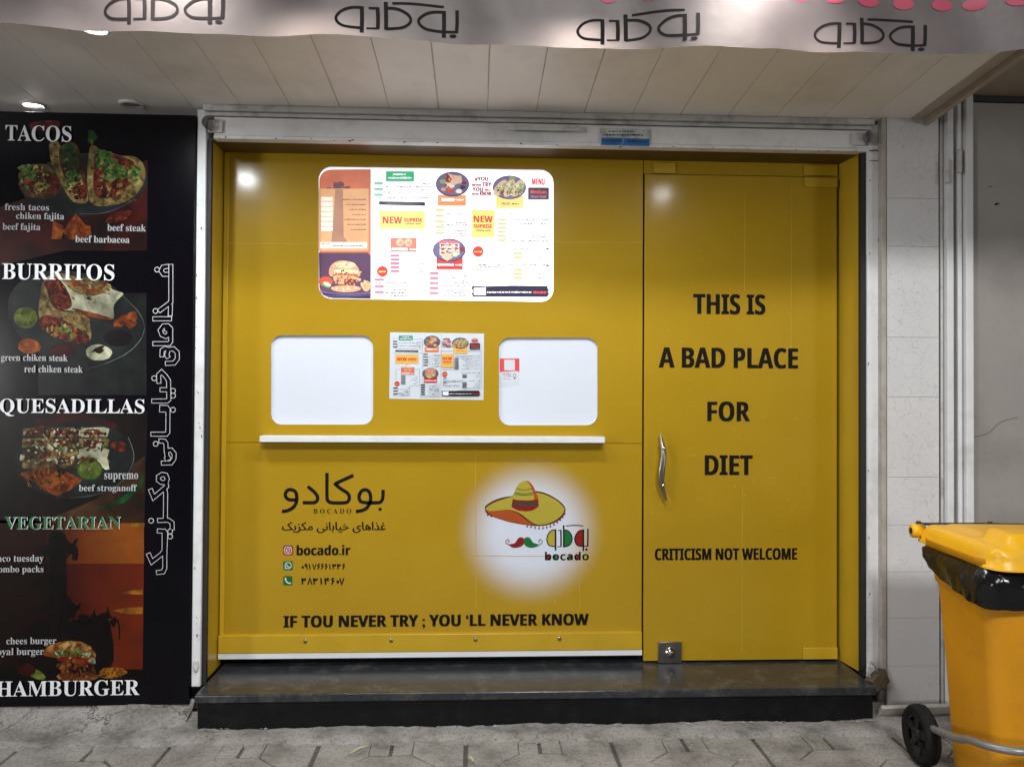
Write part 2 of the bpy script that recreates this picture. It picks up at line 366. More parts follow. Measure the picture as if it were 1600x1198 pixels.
# ================================================================== ground
ST_Z = P(700, 1037, 0).z                       # top of the doorstep
YF = -0.19                                     # face of the steel shutter frame
YS = PZ(800, 1080, ST_Z).y                     # front of the doorstep
asphalt = mat('asphalt', (.045, .045, .047, 1), .85, var=.3, scale=50, bump=.3, bscale=200)
g = B(); g.face([(-150, -150, -.06), (150, -150, -.06), (150, 60, -.06), (-150, 60, -.06)])
tag(g.build('ground', asphalt), kind='structure')
stone = mat('paver_stone', (.30, .285, .265, 1), .75, var=.28, scale=26, dirt=(.10, .092, .08, 1), dscale=6, damt=.75, bump=.5, bscale=130)
mortar = mat('mortar', (.31, .30, .285, 1), .85, var=.3, scale=12, dirt=(.11, .10, .09, 1), dscale=5, damt=.8, bump=.7, bscale=60)
def concrete(name, base=(.40, .385, .365), dark=(.085, .078, .07), cs=5.0):
    m = bpy.data.materials.new(name); m.use_nodes = True; n = m.node_tree; b = n.nodes['Principled BSDF']; L = n.links.new
    geo = n.nodes.new('ShaderNodeNewGeometry')
    def noise(sc, det, ro=.65):
        q = n.nodes.new('ShaderNodeTexNoise'); q.inputs['Scale'].default_value = sc; q.inputs['Detail'].default_value = det; q.inputs['Roughness'].default_value = ro; L(geo.outputs['Position'], q.inputs['Vector']); return q
    def ramp(src, p0, c0, p1, c1):
        q = n.nodes.new('ShaderNodeValToRGB'); q.color_ramp.elements[0].position = p0; q.color_ramp.elements[1].position = p1; q.color_ramp.elements[0].color = c0+(1,); q.color_ramp.elements[1].color = c1+(1,); L(src, q.inputs[0]); return q.outputs[0]
    def mixc(f, a, c, mode='MIX'):
        q = n.nodes.new('ShaderNodeMix'); q.data_type = 'RGBA'; q.blend_type = mode
        if isinstance(f, float): q.inputs[0].default_value = f
        else: L(f, q.inputs[0])
        L(a, q.inputs[6])
        if isinstance(c, tuple): q.inputs[7].default_value = c+(1,)
        else: L(c, q.inputs[7])
        return q.outputs[2]
    a1, a2, a3 = noise(14, 10), noise(7, 10, .78), noise(85, 7, .75)
    col = ramp(a1.outputs['Fac'], .3, tuple(c*.72 for c in base), .7, tuple(c*1.15 for c in base))
    col = mixc(ramp(a2.outputs['Fac'], .40, (0, 0, 0), .62, (.82,)*3), col, dark)
    col = mixc(ramp(a3.outputs['Fac'], .52, (0, 0, 0), .66, (.85,)*3), col, dark)
    if cs:
        mv = mixc(.16, geo.outputs['Position'], a1.outputs['Color']); vo = n.nodes.new('ShaderNodeTexVoronoi'); vo.feature = 'DISTANCE_TO_EDGE'; vo.inputs['Scale'].default_value = cs; L(mv, vo.inputs['Vector'])
        col = mixc(ramp(vo.outputs['Distance'], .004, (.9,)*3, .022, (0, 0, 0)), col, (.03, .028, .025))
    L(col, b.inputs['Base Color']); b.inputs['Roughness'].default_value = .85; b.inputs['Specular IOR Level'].default_value = .25
    b1 = n.nodes.new('ShaderNodeBump'); b1.inputs['Strength'].default_value = .7; b1.inputs['Distance'].default_value = .012; L(a1.outputs['Fac'], b1.inputs['Height'])
    b2 = n.nodes.new('ShaderNodeBump'); b2.inputs['Strength'].default_value = .5; b2.inputs['Distance'].default_value = .004; L(a3.outputs['Fac'], b2.inputs['Height']); L(b1.outputs[0], b2.inputs['Normal']); L(b2.outputs[0], b.inputs['Normal'])
    return m
mortar = concrete('rough_mortar', cs=0); joint = concrete('paver_joint', (.14, .132, .12), (.05, .045, .04), 0); stone = concrete('worn_paver', (.38, .365, .34), (.10, .09, .08), 0)
g = B()                                        # bedding under the pavers
rows = []
for j in range(13):
    rows.append([(-6+i*.1, -3.4+j*.3, -.0075+.0012*math.sin(i*1.7+j)) for i in range(121)])
g.grid(rows); tag(g.build('pavement_bed', joint), kind='structure')
g = B(); rg = random.Random(3)
PXD, PYD, CH, OW, FW = .56, .34, .085, .20, .08       # octagons with split fillers between them
def paver(pts):
    cx, cy = sum(p[0] for p in pts)/len(pts), sum(p[1] for p in pts)/len(pts)
    tz = rg.uniform(-.002, .002); ta, tb = rg.uniform(-.012, .012), rg.uniform(-.012, .012)
    R_ = lambda k, z: [g.bm.verts.new((cx+(x-cx)*k, cy+(y-cy)*k, z+tz+ta*(x-cx)+tb*(y-cy))) for x, y in pts]
    rs = [R_(.955, 0), R_(.975, -.0015), R_(.985, -.006), R_(.987, -.04)]
    g.bm.faces.new(rs[0]); n_ = len(pts)
    for a, b_ in zip(rs, rs[1:]):
        for k in range(n_): g.bm.faces.new((a[k], a[(k+1) % n_], b_[(k+1) % n_], b_[k]))
for j in range(0, 9):
    for i in range(-8, 9):
        cx, cy = -.035+i*PXD, -.455-j*PYD; h = PYD/2; G_ = .006
        o8 = lambda a0, a1: [p for p in ((a0, h-(CH if a0 < -.1 else 0)), (a0+(CH if a0 < -.1 else 0), h), (a1-(CH if a1 > .1 else 0), h), (a1, h-(CH if a1 > .1 else 0)), (a1, -h+(CH if a1 > .1 else 0)), (a1-(CH if a1 > .1 else 0), -h), (a0+(CH if a0 < -.1 else 0), -h), (a0, -h+(CH if a0 < -.1 else 0)))]
        for a0, a1 in ((-OW, -G_), (G_, OW)):
            q = o8(a0, a1); q = [p for k, p in enumerate(q) if p != q[k-1]]; paver([(cx+x, cy+y) for x, y in q])
        fx = cx+PXD/2; v = h-CH
        for a0, a1 in ((-FW, -G_), (G_, FW)): paver([(fx+a0, cy+v), (fx+a1, cy+v), (fx+a1, cy-v), (fx+a0, cy-v)])
        paver([(fx-FW, cy-v-G_), (fx-FW-CH, cy-h), (fx-FW, cy-h-CH+G_), (fx+FW, cy-h-CH+G_), (fx+FW+CH, cy-h), (fx+FW, cy-v-G_)])
tag(g.build('pavement', stone), kind='structure')
g = B(); rg = random.Random(9); rows = []      # rough mortar strip between the pavers and the shop
for j, (yy, zz) in enumerate(((YS-.125, -.006), (YS-.10, .006), (YS-.05, .010), (YS-.0, .006), (YS+.09, .012), (YS+.13, .03))):
    rows.append([(-3.6+i*.035, yy+rg.uniform(-.012, .012)*(j < 3), zz+rg.uniform(-.004, .004)+.004*math.sin(i*.3)) for i in range(200)])
g.grid(rows); tag(g.build('pavement_edge', mortar), kind='structure')

# ================================================================== building wall behind the front
wall_m = mat('plaster_wall', (.25, .24, .23, 1), .8, var=.15, scale=6, bump=.2)
g = B(); g.box(-5, 5, .25, .5, -.05, 4.6); tag(g.build('building_wall', wall_m), 'plain plaster wall of the building behind the yellow shop front', 'wall')

# ================================================================== doorstep
XS0, XS1 = PZ(308, 1085, ST_Z).x-.01, PZ(1368, 1075, ST_Z).x+.012
t = thing('doorstep', (0, YS, 0), 'black granite doorstep worn grey along the foot of the yellow front', 'step')
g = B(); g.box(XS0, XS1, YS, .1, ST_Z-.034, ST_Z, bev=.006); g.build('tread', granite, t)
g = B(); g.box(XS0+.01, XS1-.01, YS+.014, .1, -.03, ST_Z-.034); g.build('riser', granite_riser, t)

# ================================================================== yellow shop front
HZ = ZZ(226, YF)                                # underside of the lintel
XL, XR = PX(347, 0), PX(1309, 0)
XD = P(1004.5, 640, 0).x                        # split between fixed glass and door
front = thing('shop_front', (0, 0, ST_Z), 'yellow vinyl covered takeaway front with two white serving hatches', 'shop front')
ZB = ZZ(988, 0, 680)
def px_loop(l): return [(v.x, v.z) for v in (P(p[0], p[1], 0) for p in l)]
MENU = rrect(497.5, 263, 865, 469, 20)
MENU = [(x, y+(x-681)*.0147) for x, y in MENU]
HL, HR = rrect(423.5, 524, 583, 663, 17), rrect(779.5, 527.5, 933.5, 664, 17)
def slab(outer, holes, y0, y1, name, mats, parent, side=1):
    bm = bmesh.new(); flat = [p for l in [outer]+holes for p in l]
    tr = tessellate_polygon([[Vector((p[0], p[1], 0)) for p in l] for l in [outer]+holes])
    va = [bm.verts.new((p[0], y0, p[1])) for p in flat]; vb = [bm.verts.new((p[0], y1, p[1])) for p in flat]
    for t3 in tr:
        a, b, c = (flat[i] for i in t3)
        if abs((b[0]-a[0])*(c[1]-a[1])-(b[1]-a[1])*(c[0]-a[0])) < 1e-12: continue
        if (b[0]-a[0])*(c[1]-a[1])-(b[1]-a[1])*(c[0]-a[0]) < 0: t3 = t3[::-1]
        bm.faces.new([va[i] for i in t3]); bm.faces.new([vb[i] for i in reversed(t3)])
    i0 = 0
    for q, l in enumerate([outer]+holes):
        for k in range(len(l)):
            a, b = i0+k, i0+(k+1) % len(l)
            f = bm.faces.new((va[a], vb[a], vb[b], va[b])); f.material_index = side if q else 0
        i0 += len(l)
    me = bpy.data.meshes.new(name); bm.to_mesh(me); bm.free()
    return link(name, me, parent, mats)
ZSEAM = ZZ(691, 0, 380)
outer = [(XL, ZSEAM+.0012), (XD-.003, ZSEAM+.0012), (XD-.003, HZ+.02), (XL, HZ+.02)]
slab(outer, [px_loop(MENU), px_loop(HL), px_loop(HR)], 0, .014, 'upper_panel', [yellow, hatch_white], front)
g = B(); g.box(XL, XD-.003, .0, .014, ZB-.01, ZSEAM-.0012); g.build('lower_panel', yellow, front)
g = B(); g.box(XL-.02, XR+.02, .075, .09, ST_Z-.02, HZ+.05); g.build('dark_interior', dark_void, front)
ZDT = P(1160, 275.5, 0).z                       # top of the door
g = B(); g.box(XD+.001, XR, .001, .014, ZDT+.004, HZ+.02); g.build('header_panel', yellow, front)
for hp in (HL, HR):
    pts = px_loop(hp); cx = sum(p[0] for p in pts)/len(pts); cz = sum(p[1] for p in pts)/len(pts)
    o = slab([(cx+(p[0]-cx)*1.1, cz+(p[1]-cz)*1.1) for p in pts], [], .0142, .022, 'serving_hatch', [hatch_white], front)
# jambs and head of the opening
def board(name, pts_xz_front, parent, m): pass
YJ = YF+.035
xlf, xrf = PX(327, YJ), PX(1344.5, YJ)
g = B(); g.face([(XL-.004, .03, ST_Z), (xlf, YJ, ST_Z), (xlf, YJ, HZ+.01), (XL-.004, .03, HZ+.01)]); g.face([(xlf, YJ, ST_Z), (xlf-.02, YJ, ST_Z), (xlf-.02, YJ, HZ+.01), (xlf, YJ, HZ+.01)]); g.build('jamb', yellow_trim, front)
g = B(); g.face([(XR+.004, .03, ST_Z), (xrf, YJ, ST_Z), (xrf, YJ, HZ+.01), (XR+.004, .03, HZ+.01)]); g.face([(xrf, YJ, ST_Z), (xrf+.02, YJ, ST_Z), (xrf+.02, YJ, HZ+.01), (xrf, YJ, HZ+.01)]); g.build('jamb', yellow_trim, front)
g = B(); g.box(xlf, xrf, YF+.03, .03, HZ+.002, HZ+.012); g.build('head_board', mat('head_board_shaded', (.10, .058, .014, 1), .5, var=.15, scale=6), front)  # shade under the head is put into this dark brown
g = B(); g.box(XL+.001, PX(355, 0), -.006, -.0005, ZB, HZ-.001, bev=.002); g.build('corner_strip', yellow_trim, front)
# foot rail with four screws, white strip, dark gap below
zr0, zr1 = ZZ(1018, -.02, 680), ZZ(990, -.02, 680)
g = B(); g.box(PX(345, -.02), XD-.004, -.02, .02, zr0, zr1, bev=.003); rail = g.build('foot_rail', yellow_trim, front)
for sx_ in (477, 611, 743, 874):
    g = B(); c = P(sx_, 999.5-(sx_-680)*.01, -.02)
    g.lathe([(.0, .004), (.005, .0042), (.0085, .002), (.009, 0)], c, (0, -1, 0), 14); g.build('screw', steel, rail)
g = B(); g.box(PX(345, -.02), XD-.004, -.018, .02, ZZ(1026.5, -.02, 680), zr0-.0005); g.build('white_strip', mat('white_strip', (.66, .68, .7, 1), .4, var=.04), front)
# thin seams of the vinyl sheets
s = Print(0, .0004)
for x, y0, y1 in ((743, 714, 950), (905, 880, 950), (866, 905, 945)):
    s.stroke([(x, y0), (x+1, y1)], .9, seam_m); s.build('vinyl_seam', front)
for y, x0, x1 in ((380, 356, 495), (378, 868, 1002), (868, 720, 910)):
    s.stroke([(x0, y), (x1, y+1)], .8, seam_m); s.build('vinyl_seam', front)
# ---- printed lettering on the lower panel
s = Print(0, .0008)
# large shop name drawn in strokes (right to left script)
def L5(l): return [(420+x/5.705, 720+y/5.705) for x, y in l]
sw = 5.4
s.stroke(L5([(519, 105), (519, 320), (530, 355), (560, 371), (680, 371), (712, 350), (718, 318), (700, 285), (640, 245), (604, 214), (606, 196), (755, 128)]), sw, ink, 5)
s.stroke(L5([(346, 226), (400, 270), (432, 312), (434, 345), (415, 366), (385, 371), (303, 371)]), sw, ink, 5)
s.stroke(L5([(248, 345), (185, 345), (152, 320), (150, 285), (172, 258), (205, 256), (238, 275), (250, 320), (245, 370), (215, 415), (170, 440), (117, 450)]), sw, ink, 5)
s.stroke(L5([(1018, 256), (1016, 330), (1000, 360), (970, 371), (840, 368), (808, 340), (808, 300), (830, 265), (865, 256), (895, 275), (908, 320), (902, 370), (872, 418), (830, 440), (776, 450)]), sw, ink, 5)
s.rect(*L5([(978, 416)])[0], *L5([(1006, 442)])[0], ink)
s.build('script_name', front)
s.text('B O C A D O', 490, 794.5, 549, 802, ink, 'serif'); s.build('lettering', front)
s.text('\uFB8F\uFBFE\uFEB0\uFB91\uFEE3 \uFBFD\uFEE7\uFE8E\uFE91\uFE8E\uFBFF\uFEA7 \uFBFC\uFE8E\uFEEB\u0627\uFEAC\uFECF', 440.5, 815, 603, 832, ink, 'arab', fat=.45)
s.build('lettering', front)
s.text('bocado.ir', 463.5, 851, 547.5, 867, ink, 'bold', fat=.4)
# eastern digits drawn in strokes
def digits(txt, x0, x1, y0, y1, w):
    G = {'0': ([[(.5, .42), (.68, .55), (.6, .72), (.42, .72), (.34, .56), (.5, .42)]], .6), '1': ([[(.3, 0), (.45, .4), (.45, 1)]], .85),
         '7': ([[(.1, 0), (.5, 1), (.9, 0)]], .9), '9': ([[(.72, .38), (.4, .42), (.28, .2), (.45, .02), (.68, .1), (.74, .45), (.8, 1)]], .8),
         '6': ([[(.75, .05), (.4, .05), (.28, .25), (.45, .42), (.75, .4)], [(.75, .4), (.45, .6), (.3, 1)]], .75), '3': ([[(.1, 0), (.22, .3), (.34, .35), (.44, .1)], [(.44, .1), (.54, .33), (.72, .33), (.84, 0)], [(.1, 0), (.24, 1)]], .95),
         '8': ([[(.1, 1), (.5, 0), (.9, 1)]], .9), '4': ([[(.9, .05), (.62, .05), (.5, .2), (.66, .34), (.9, .36)], [(.1, 0), (.28, .36), (.52, .3)], [(.1, 0), (.24, 1)]], .95)}
    tw = sum(G[c][1]+.12 for c in txt); k = (x1-x0)/tw; x = x0
    for c in txt:
        for st in G[c][0]: s.stroke([(x+p[0]*k*.92, y0+p[1]*(y1-y0)) for p in st], w, ink)
        x += (G[c][1]+.12)*k
s.build('lettering', front)
digits('09176661336', 470, 540, 880.5, 889, 1.7)
s.build('lettering', front)
digits('38314607', 471, 539, 902.5, 912.5, 2.0)
s.build('lettering', front)
s.text('IF TOU NEVER TRY ; YOU \u2018LL NEVER KNOW', 443, 959.5, 920, 980.5, ink, 'bold', fat=.7)
s.build('lettering', front)
# ---- round-cornered contact icons
ic_red, ic_red2 = mat('icon_red', K(150, 30, 30), .4), mat('icon_purple', K(110, 20, 60), .4)
ic_green, pale_ink = mat('icon_green', K(16, 92, 40), .4), mat('pale_ink', (.55, .6, .62, 1), .4)
s = Print(0, .0008)
s.poly(rrect(442.5, 851.5, 458, 867, 3.5), ic_red); s.poly(rrect(442.5, 851.5, 458, 858, 3), ic_red2)
s.stroke(rrect(445, 854, 455.5, 864.5, 2.6), 1.1, pale_ink, closed=True); s.stroke(ell(450.2, 859.2, 2.6, 2.6, 16), 1.1, pale_ink, closed=True); s.poly(ell(453.4, 856.2, .7, .7, 8), pale_ink)
s.build('camera_icon', front)
s = Print(0, .0008)
s.poly(rrect(442.5, 876, 457.5, 890.5, 3), ic_green); s.stroke(ell(450.3, 883, 4.9, 4.9, 22), 1.2, pale_ink, closed=True); s.poly([(445, 888.6), (445.8, 885), (448, 887.6)], pale_ink)
s.stroke([(448, 881), (448.6, 883.4), (450.4, 885), (452.8, 885.6)], 1.5, pale_ink, 3); s.build('chat_icon', front)
s = Print(0, .0008)
s.poly(rrect(442.5, 899.5, 457, 914, 2.5), ic_green); s.stroke([(446, 903), (447, 907), (450, 910), (454, 911)], 1.9, pale_ink, 4); s.poly(ell(446.2, 903.4, 1.7, 1.5, 8), pale_ink); s.poly(ell(453.3, 910.6, 1.8, 1.4, 8), pale_ink)
s.build('phone_icon', front)
# ---- sombrero emblem
hat_y, hat_o, hat_r, hat_b = mat('hat_yellow', K(165, 152, 50), .4, var=.05), mat('hat_orange', K(160, 70, 25), .4), mat('hat_red', K(125, 15, 15), .4), mat('hat_brown', K(88, 36, 20), .4)
em_g, em_k = mat('emblem_green', K(10, 100, 45), .4), mat('emblem_dark', K(50, 60, 50), .4)
def LG(l): return [(700+x/4.608, 700+y/4.608) for x, y in l]
s = Print(0, .0009)
s.poly(LG(smooth([(266, 432), (275, 410), (330, 375), (400, 352), (470, 342), (560, 318), (640, 308), (720, 330), (790, 370), (835, 412), (846, 445), (830, 490), (780, 530), (720, 552), (650, 560), (560, 552), (440, 530), (320, 492), (275, 465)], 4, True)), hat_b)
s.poly(LG(smooth([(285, 450), (340, 452), (430, 447), (500, 470), (560, 515), (610, 548), (560, 548), (430, 524), (320, 488)], 4, True)), hat_o)
s.poly(LG(smooth([(272, 436), (300, 408), (360, 380), (450, 352), (560, 330), (640, 320), (710, 338), (780, 375), (828, 420), (838, 442), (815, 485), (760, 525), (690, 548), (630, 545), (580, 515), (520, 470), (440, 443), (350, 450), (290, 450)], 4, True)), hat_y)
s.poly(LG([(466, 362), (650, 362), (653, 420), (610, 448), (560, 455), (505, 448), (457, 424)]), hat_r)
s.poly(LG([(463, 388), (651, 388), (652, 408), (560, 416), (460, 406)]), em_k)
s.poly(LG(smooth([(466, 362), (480, 310), (505, 262), (540, 238), (575, 236), (605, 262), (630, 310), (645, 365), (560, 372)], 4, True)), hat_o)
s.poly(LG(smooth([(466, 362), (480, 310), (505, 262), (538, 238), (566, 238), (595, 275), (612, 320), (616, 368), (540, 374)], 4, True)), hat_y)
for q in ([(490, 290), (540, 300), (606, 292)], [(482, 318), (545, 328), (612, 320)]): s.stroke(LG(q), 1.1, em_k, 4)
s.stroke(LG([(478, 330), (545, 338), (612, 332)]), 1.5, em_g, 4)
for x, y in ((285, 470), (312, 478), (570, 552), (598, 556), (627, 562), (656, 566), (684, 564), (710, 560), (737, 552), (763, 540), (787, 524), (808, 506), (825, 486), (840, 462)):
    s.stroke(LG([(x, y-8), (x, y+8)]), .7, hat_b); s.poly(ell(*LG([(x, y+11)])[0], 1.5, 1.5, 8), hat_b)
s.poly(LG(smooth([(440, 692), (480, 682), (505, 648), (530, 640), (548, 655), (545, 690), (510, 712), (465, 714)], 4, True)), hat_r)
s.poly(LG(smooth([(548, 655), (565, 640), (590, 646), (615, 680), (655, 694), (625, 712), (585, 714), (552, 695)], 4, True)), em_g)
s.stroke(LG([(445, 695), (420, 685), (416, 668), (430, 656), (441, 668), (432, 678)]), 1.1, hat_r, 4); s.stroke(LG([(650, 695), (674, 685), (678, 668), (664, 655), (652, 668), (661, 678)]), 1.1, em_g, 4)
s.build('hat_emblem', front)
def logo(s, ox, oy, k, m, fills=None, w=1.0, ky=None):
    ky = ky or k; T = lambda l: [(ox+x*k, oy+y*ky) for x, y in l]
    bowl1 = [(170, 40), (110, 42), (55, 62), (20, 98), (22, 130), (55, 155), (110, 163), (170, 166)]
    bowl2 = [(318, 40), (390, 44), (450, 72), (470, 105), (455, 135), (410, 158), (318, 168)]
    bowl3 = [(672, 42), (610, 44), (560, 62), (520, 98), (524, 128), (560, 154), (620, 162), (672, 164)]
    if fills:
        for bw, fm in zip((bowl1, bowl2, bowl3), fills): s.poly(T(smooth(bw, 4)), fm)
    for bw in (bowl1, bowl2, bowl3): s.stroke(T(bw), 17*k*w, m, 5)
    s.stroke(T([(172, 33), (174, 110), (172, 196)]), 25*k*w, m, 3); s.stroke(T([(318, 3), (320, 90), (320, 172)]), 25*k*w, m, 3); s.stroke(T([(672, 34), (673, 110), (672, 200)]), 25*k*w, m, 3)
    s.stroke(T([(214, 42), (272, 43), (272, 43)]), 13*k*w, m); s.stroke(T([(268, 38), (271, 100), (270, 164)]), 24*k*w, m, 2); s.stroke(T([(279, 166), (200, 167)]), 12*k*w, m)
    s.stroke(T([(358, 10), (450, 5), (560, 4), (672, 9)]), 14*k*w, m, 3)
    s.stroke(T([(753, 30), (754, 100), (750, 166)]), 22*k*w, m, 2); s.stroke(T([(760, 162), (672, 164)]), 14*k*w, m)
    s.poly(T(ell(728, 188, 22, 22*k/ky*(.5 if ky == k else 1), 14)), m)
s = Print(0, .0009)
logo(s, 853, 819.5, 66.5/765, ink, (hat_y, em_g, hat_r), 1.15, 41/200)
s.build('emblem_script', front)
for fx_, fm in ((857.5, hat_r), (867, em_g), (891, em_g), (903.5, hat_r), (916, hat_y)): s.poly(ell(fx_, 870.3, 3.3, 3.6, 14), fm)
s.text('bocado', 851.5, 861.5, 920, 875, ink, 'bold')
s.build('emblem_lettering', front)

# ================================================================== serving shelf
g = B(); YSH = -.062
g.box(PX(406, YSH), PX(946, YSH), YSH, -.0006, ZZ(691.5, YSH, 676), ZZ(681.5, YSH, 676), bev=.003)
tag(g.build('serving_shelf', mat('shelf_white', (.68, .70, .71, 1), .35, var=.05, scale=8, dirt=(.4, .38, .34, 1), dscale=14, damt=.25)), 'narrow white serving shelf running below the two hatches', 'shelf')

# ================================================================== glass door
ZD0 = P(1160, 1030.5, -.012).z
door = thing('glass_door', (P(1157, 640, 0).x, 0, ZD0), 'yellow vinyl covered glass door with black THIS IS A BAD PLACE lettering', 'door')
g = B(); g.box(PX(1006.5, -.012), PX(1307.5, -.012), -.012, -.001, ZD0, ZDT-.002, bev=.001); g.build('door_leaf', yellow, door)
s = Print(-.012, .0008)
s.text('THIS IS', 1083, 459.5, 1196, 491.5, ink, fat=.85); s.build('lettering', door); s.text('A BAD PLACE', 1029, 543, 1247, 575.5, ink, fat=.85); s.build('lettering', door); s.text('FOR', 1105, 627, 1172, 658.5, ink, fat=.85); s.build('lettering', door)
s.text('DIET', 1101, 711, 1176, 742, ink, fat=.85); s.build('lettering', door); s.text('CRITICISM NOT WELCOME', 1023, 856, 1245.5, 874.5, ink, fat=.6)
s.build('lettering', door)
s = Print(-.012, .0004)
for x, y0, y1 in ((1164, 300, 455), (1237, 290, 560), (1160, 760, 1020)): s.stroke([(x, y0), (x-1, y1)], .8, seam_m); s.build('vinyl_seam', door)
for q in ((1257.5, 276.5, 1309, 293), (1255, 1012, 1309, 1029.5)):       # patch hinges wrapped in vinyl
    a, b = P(q[0], q[1], -.02), P(q[2], q[3], -.02)
    g = B(); g.box(a.x, b.x, -.0195, -.0125, b.z, a.z, bev=.002); g.build('hinge_patch', yellow_trim, door)
for q in ((1257, 258, 1309, 275), (1021, 254, 1056, 271)):
    a, b = P(q[0], q[1], -.008), P(q[2], q[3], -.008)
    g = B(); g.box(a.x, b.x, -.008, .0005, b.z, a.z, bev=.002); g.build('header_patch', yellow_trim, front)
a, b = P(1028.5, 1003, -.022), P(1065, 1035, -.022)
g = B(); g.box(a.x, b.x, -.024, -.0125, b.z, a.z, bev=.0015); lk = g.build('lock_patch', steel, door)
g = B(); c = P(1047, 1019, -.024); g.lathe([(.0, .014), (.009, .014), (.011, .012), (.012, .008), (.020, .006), (.024, .002), (.0245, 0)], c, (0, -1, 0), 26); g.build('lock_cylinder', chrome, lk)
# wavy pull handle on two posts
hp = [(1031.5, 678, -.045), (1034, 690, -.052), (1036.5, 702, -.060), (1036.5, 716, -.066), (1034.5, 732, -.068), (1033.5, 746, -.066), (1034, 758, -.060), (1037, 770, -.052), (1041, 782, -.045)]
def sm3(pts, n=5):
    v = [Vector(p) for p in pts]; out = []
    for i in range(len(v)-1):
        a, b, c, d = v[max(0, i-1)], v[i], v[i+1], v[min(len(v)-1, i+2)]
        for k in range(n):
            t = k/n; out.append(.5*((2*b)+(c-a)*t+(2*a-5*b+4*c-d)*t*t+(3*b-a-3*c+d)*t**3))
    out.append(v[-1]); return out
W3 = sm3([P(*q) for q in hp]); n_ = len(W3)
g = B(); rows = []
for i, p in enumerate(W3):
    u_ = i/(n_-1); hw = .003+.011*math.sin(math.pi*min(1, u_*1.0))**.7; th = .005
    rows.append([p+Vector((math.cos(k*math.pi/5)*hw, math.sin(k*math.pi/5)*th, 0)) for k in range(10)])
g.grid(rows, wrap=True)
for rr in (rows[0], rows[-1]): g.face(rr)
hd = g.build('handle', steel, door)
for q in ((1033, 699), (1032.5, 756)):
    c = P(q[0], q[1], -.012); g = B(); g.lathe([(0, .056), (.008, .055), (.009, .05), (.007, .04), (.007, .006), (.011, .004), (.011, 0)], c, (0, -1, 0), 18); g.build('handle_post', chrome, hd)

# ================================================================== steel roller shutter frame around the opening
fr = thing('shutter_frame', (0, YF, 0), 'chipped white steel roller shutter frame around the yellow front', 'frame')
ZL1 = ZZ(192.5, YF)
x0, x1 = PX(330, YF), PX(1357, YF)
g = B(); g.box(x0, x1, YF, .06, HZ+.014, ZL1, bev=.003); g.box(x0, x1, YF-.006, YF+.04, HZ-.001, HZ+.012, bev=.002)
g.build('lintel', white_paint, fr)
g = B(); zt = ZZ(185.5, YF)
g.box(x0-.04, x1+.02, YF-.004, YF+.05, ZL1+.004, zt, bev=.002); g.box(x0-.04, x1+.02, YF-.018, YF+.05, zt+.002, zt+.026, bev=.002); g.build('ceiling_trim', grimy_paint, fr)
zpb = P(310, 1050, YF).z
for (a, b, zb) in ((303.5, 318, zpb-.06), (1355.5, 1375, P(1365, 1060, YF).z)):
    g = B(); g.box(PX(a, YF), PX(b, YF), YF, .05, zb, ZL1+.03, bev=.004)
    # small rust chips along the edge
    g.build('guide_post', white_paint, fr)
    g = B(); q2 = PX(319 if a < 800 else 1345, YF+.012); q3 = PX(326.5 if a < 800 else 1354, YF+.012)
    g.box(q2, q3, YF+.012, YJ-.002, ST_Z-.01, HZ); g.build('rubber_seal', black_gap, fr)
for px_, py_, fl in ((322, 193, 1), (1356, 214, -1)):      # curled end brackets
    c = P(px_, py_, YF-.03); g = B()
    pts = [c+Vector((math.cos(R(a_))*.020*(1-.0016*a_), 0, math.sin(R(a_))*.030*(1-.0016*a_))) for a_ in range(-60, 300, 20)]
    g.grid([[p+Vector((0, -.012, 0)) for p in pts], [p+Vector((0, .03, 0)) for p in pts]])
    for f in list(g.bm.faces): pass
    r_ = bmesh.ops.solidify(g.bm, geom=list(g.bm.faces), thickness=.004)
    g.box(min(c.x, c.x+fl*.06), max(c.x, c.x+fl*.06), YF-.012, YF-.001, c.z-.03, c.z+.022, bev=.002); g.build('end_bracket', grimy_paint, fr)
a, b = P(792, 196, YF-.03), P(905, 206, YF-.03)
g = B(); g.box(a.x, b.x, YF-.035, YF-.007, a.z-.006, a.z+.008, bev=.002); g.box(a.x, b.x, YF-.035, YF-.031, b.z+.001, a.z-.0061, bev=.001); g.build('latch_channel', grimy_paint, fr)
# oval eyes at the feet of the guides
c = P(306, 1040, YF-.002); g = B(); g.lathe([(.0, .003), (.007, .006), (.011, .003), (.012, -.004)], c, (.1, -1, .1), 22)
for v in g.bm.verts: v.co.z = c.z+(v.co.z-c.z)*2.4
g.build('foot_lug', grimy_paint, fr)
rust = mat('rust_chip', (.055, .036, .022, 1), .9, var=.4, scale=60)
s = Print(YF, .0062); rg = random.Random(5)
for k in range(60):
    if k < 26: x, y = rg.uniform(340, 1350), 0; y = 217+(x-331)*.0217+rg.uniform(-2.5, -.3)
    elif k < 44: x, y = rg.choice((rg.uniform(1355.5, 1358), rg.uniform(1371, 1374.5))), rg.uniform(240, 1030)
    else: x, y = rg.uniform(304, 317.5), rg.uniform(230, 1030)
    s.poly(ell(x, y, rg.uniform(.6, 3.2 if k < 26 else 1.1), rg.uniform(.5, 1.1 if k < 26 else 2.6), 9, wob=.5, seed=k), rust); s.build('rust_spot', fr)
s.stroke([(1357, 237), (1366, 235.5), (1374, 238)], 1.6, rust, 3); s.build('rust_spot', fr); s.stroke([(1357, 252), (1374, 252)], 1.0, rust)
s.build('rust_spot', fr)
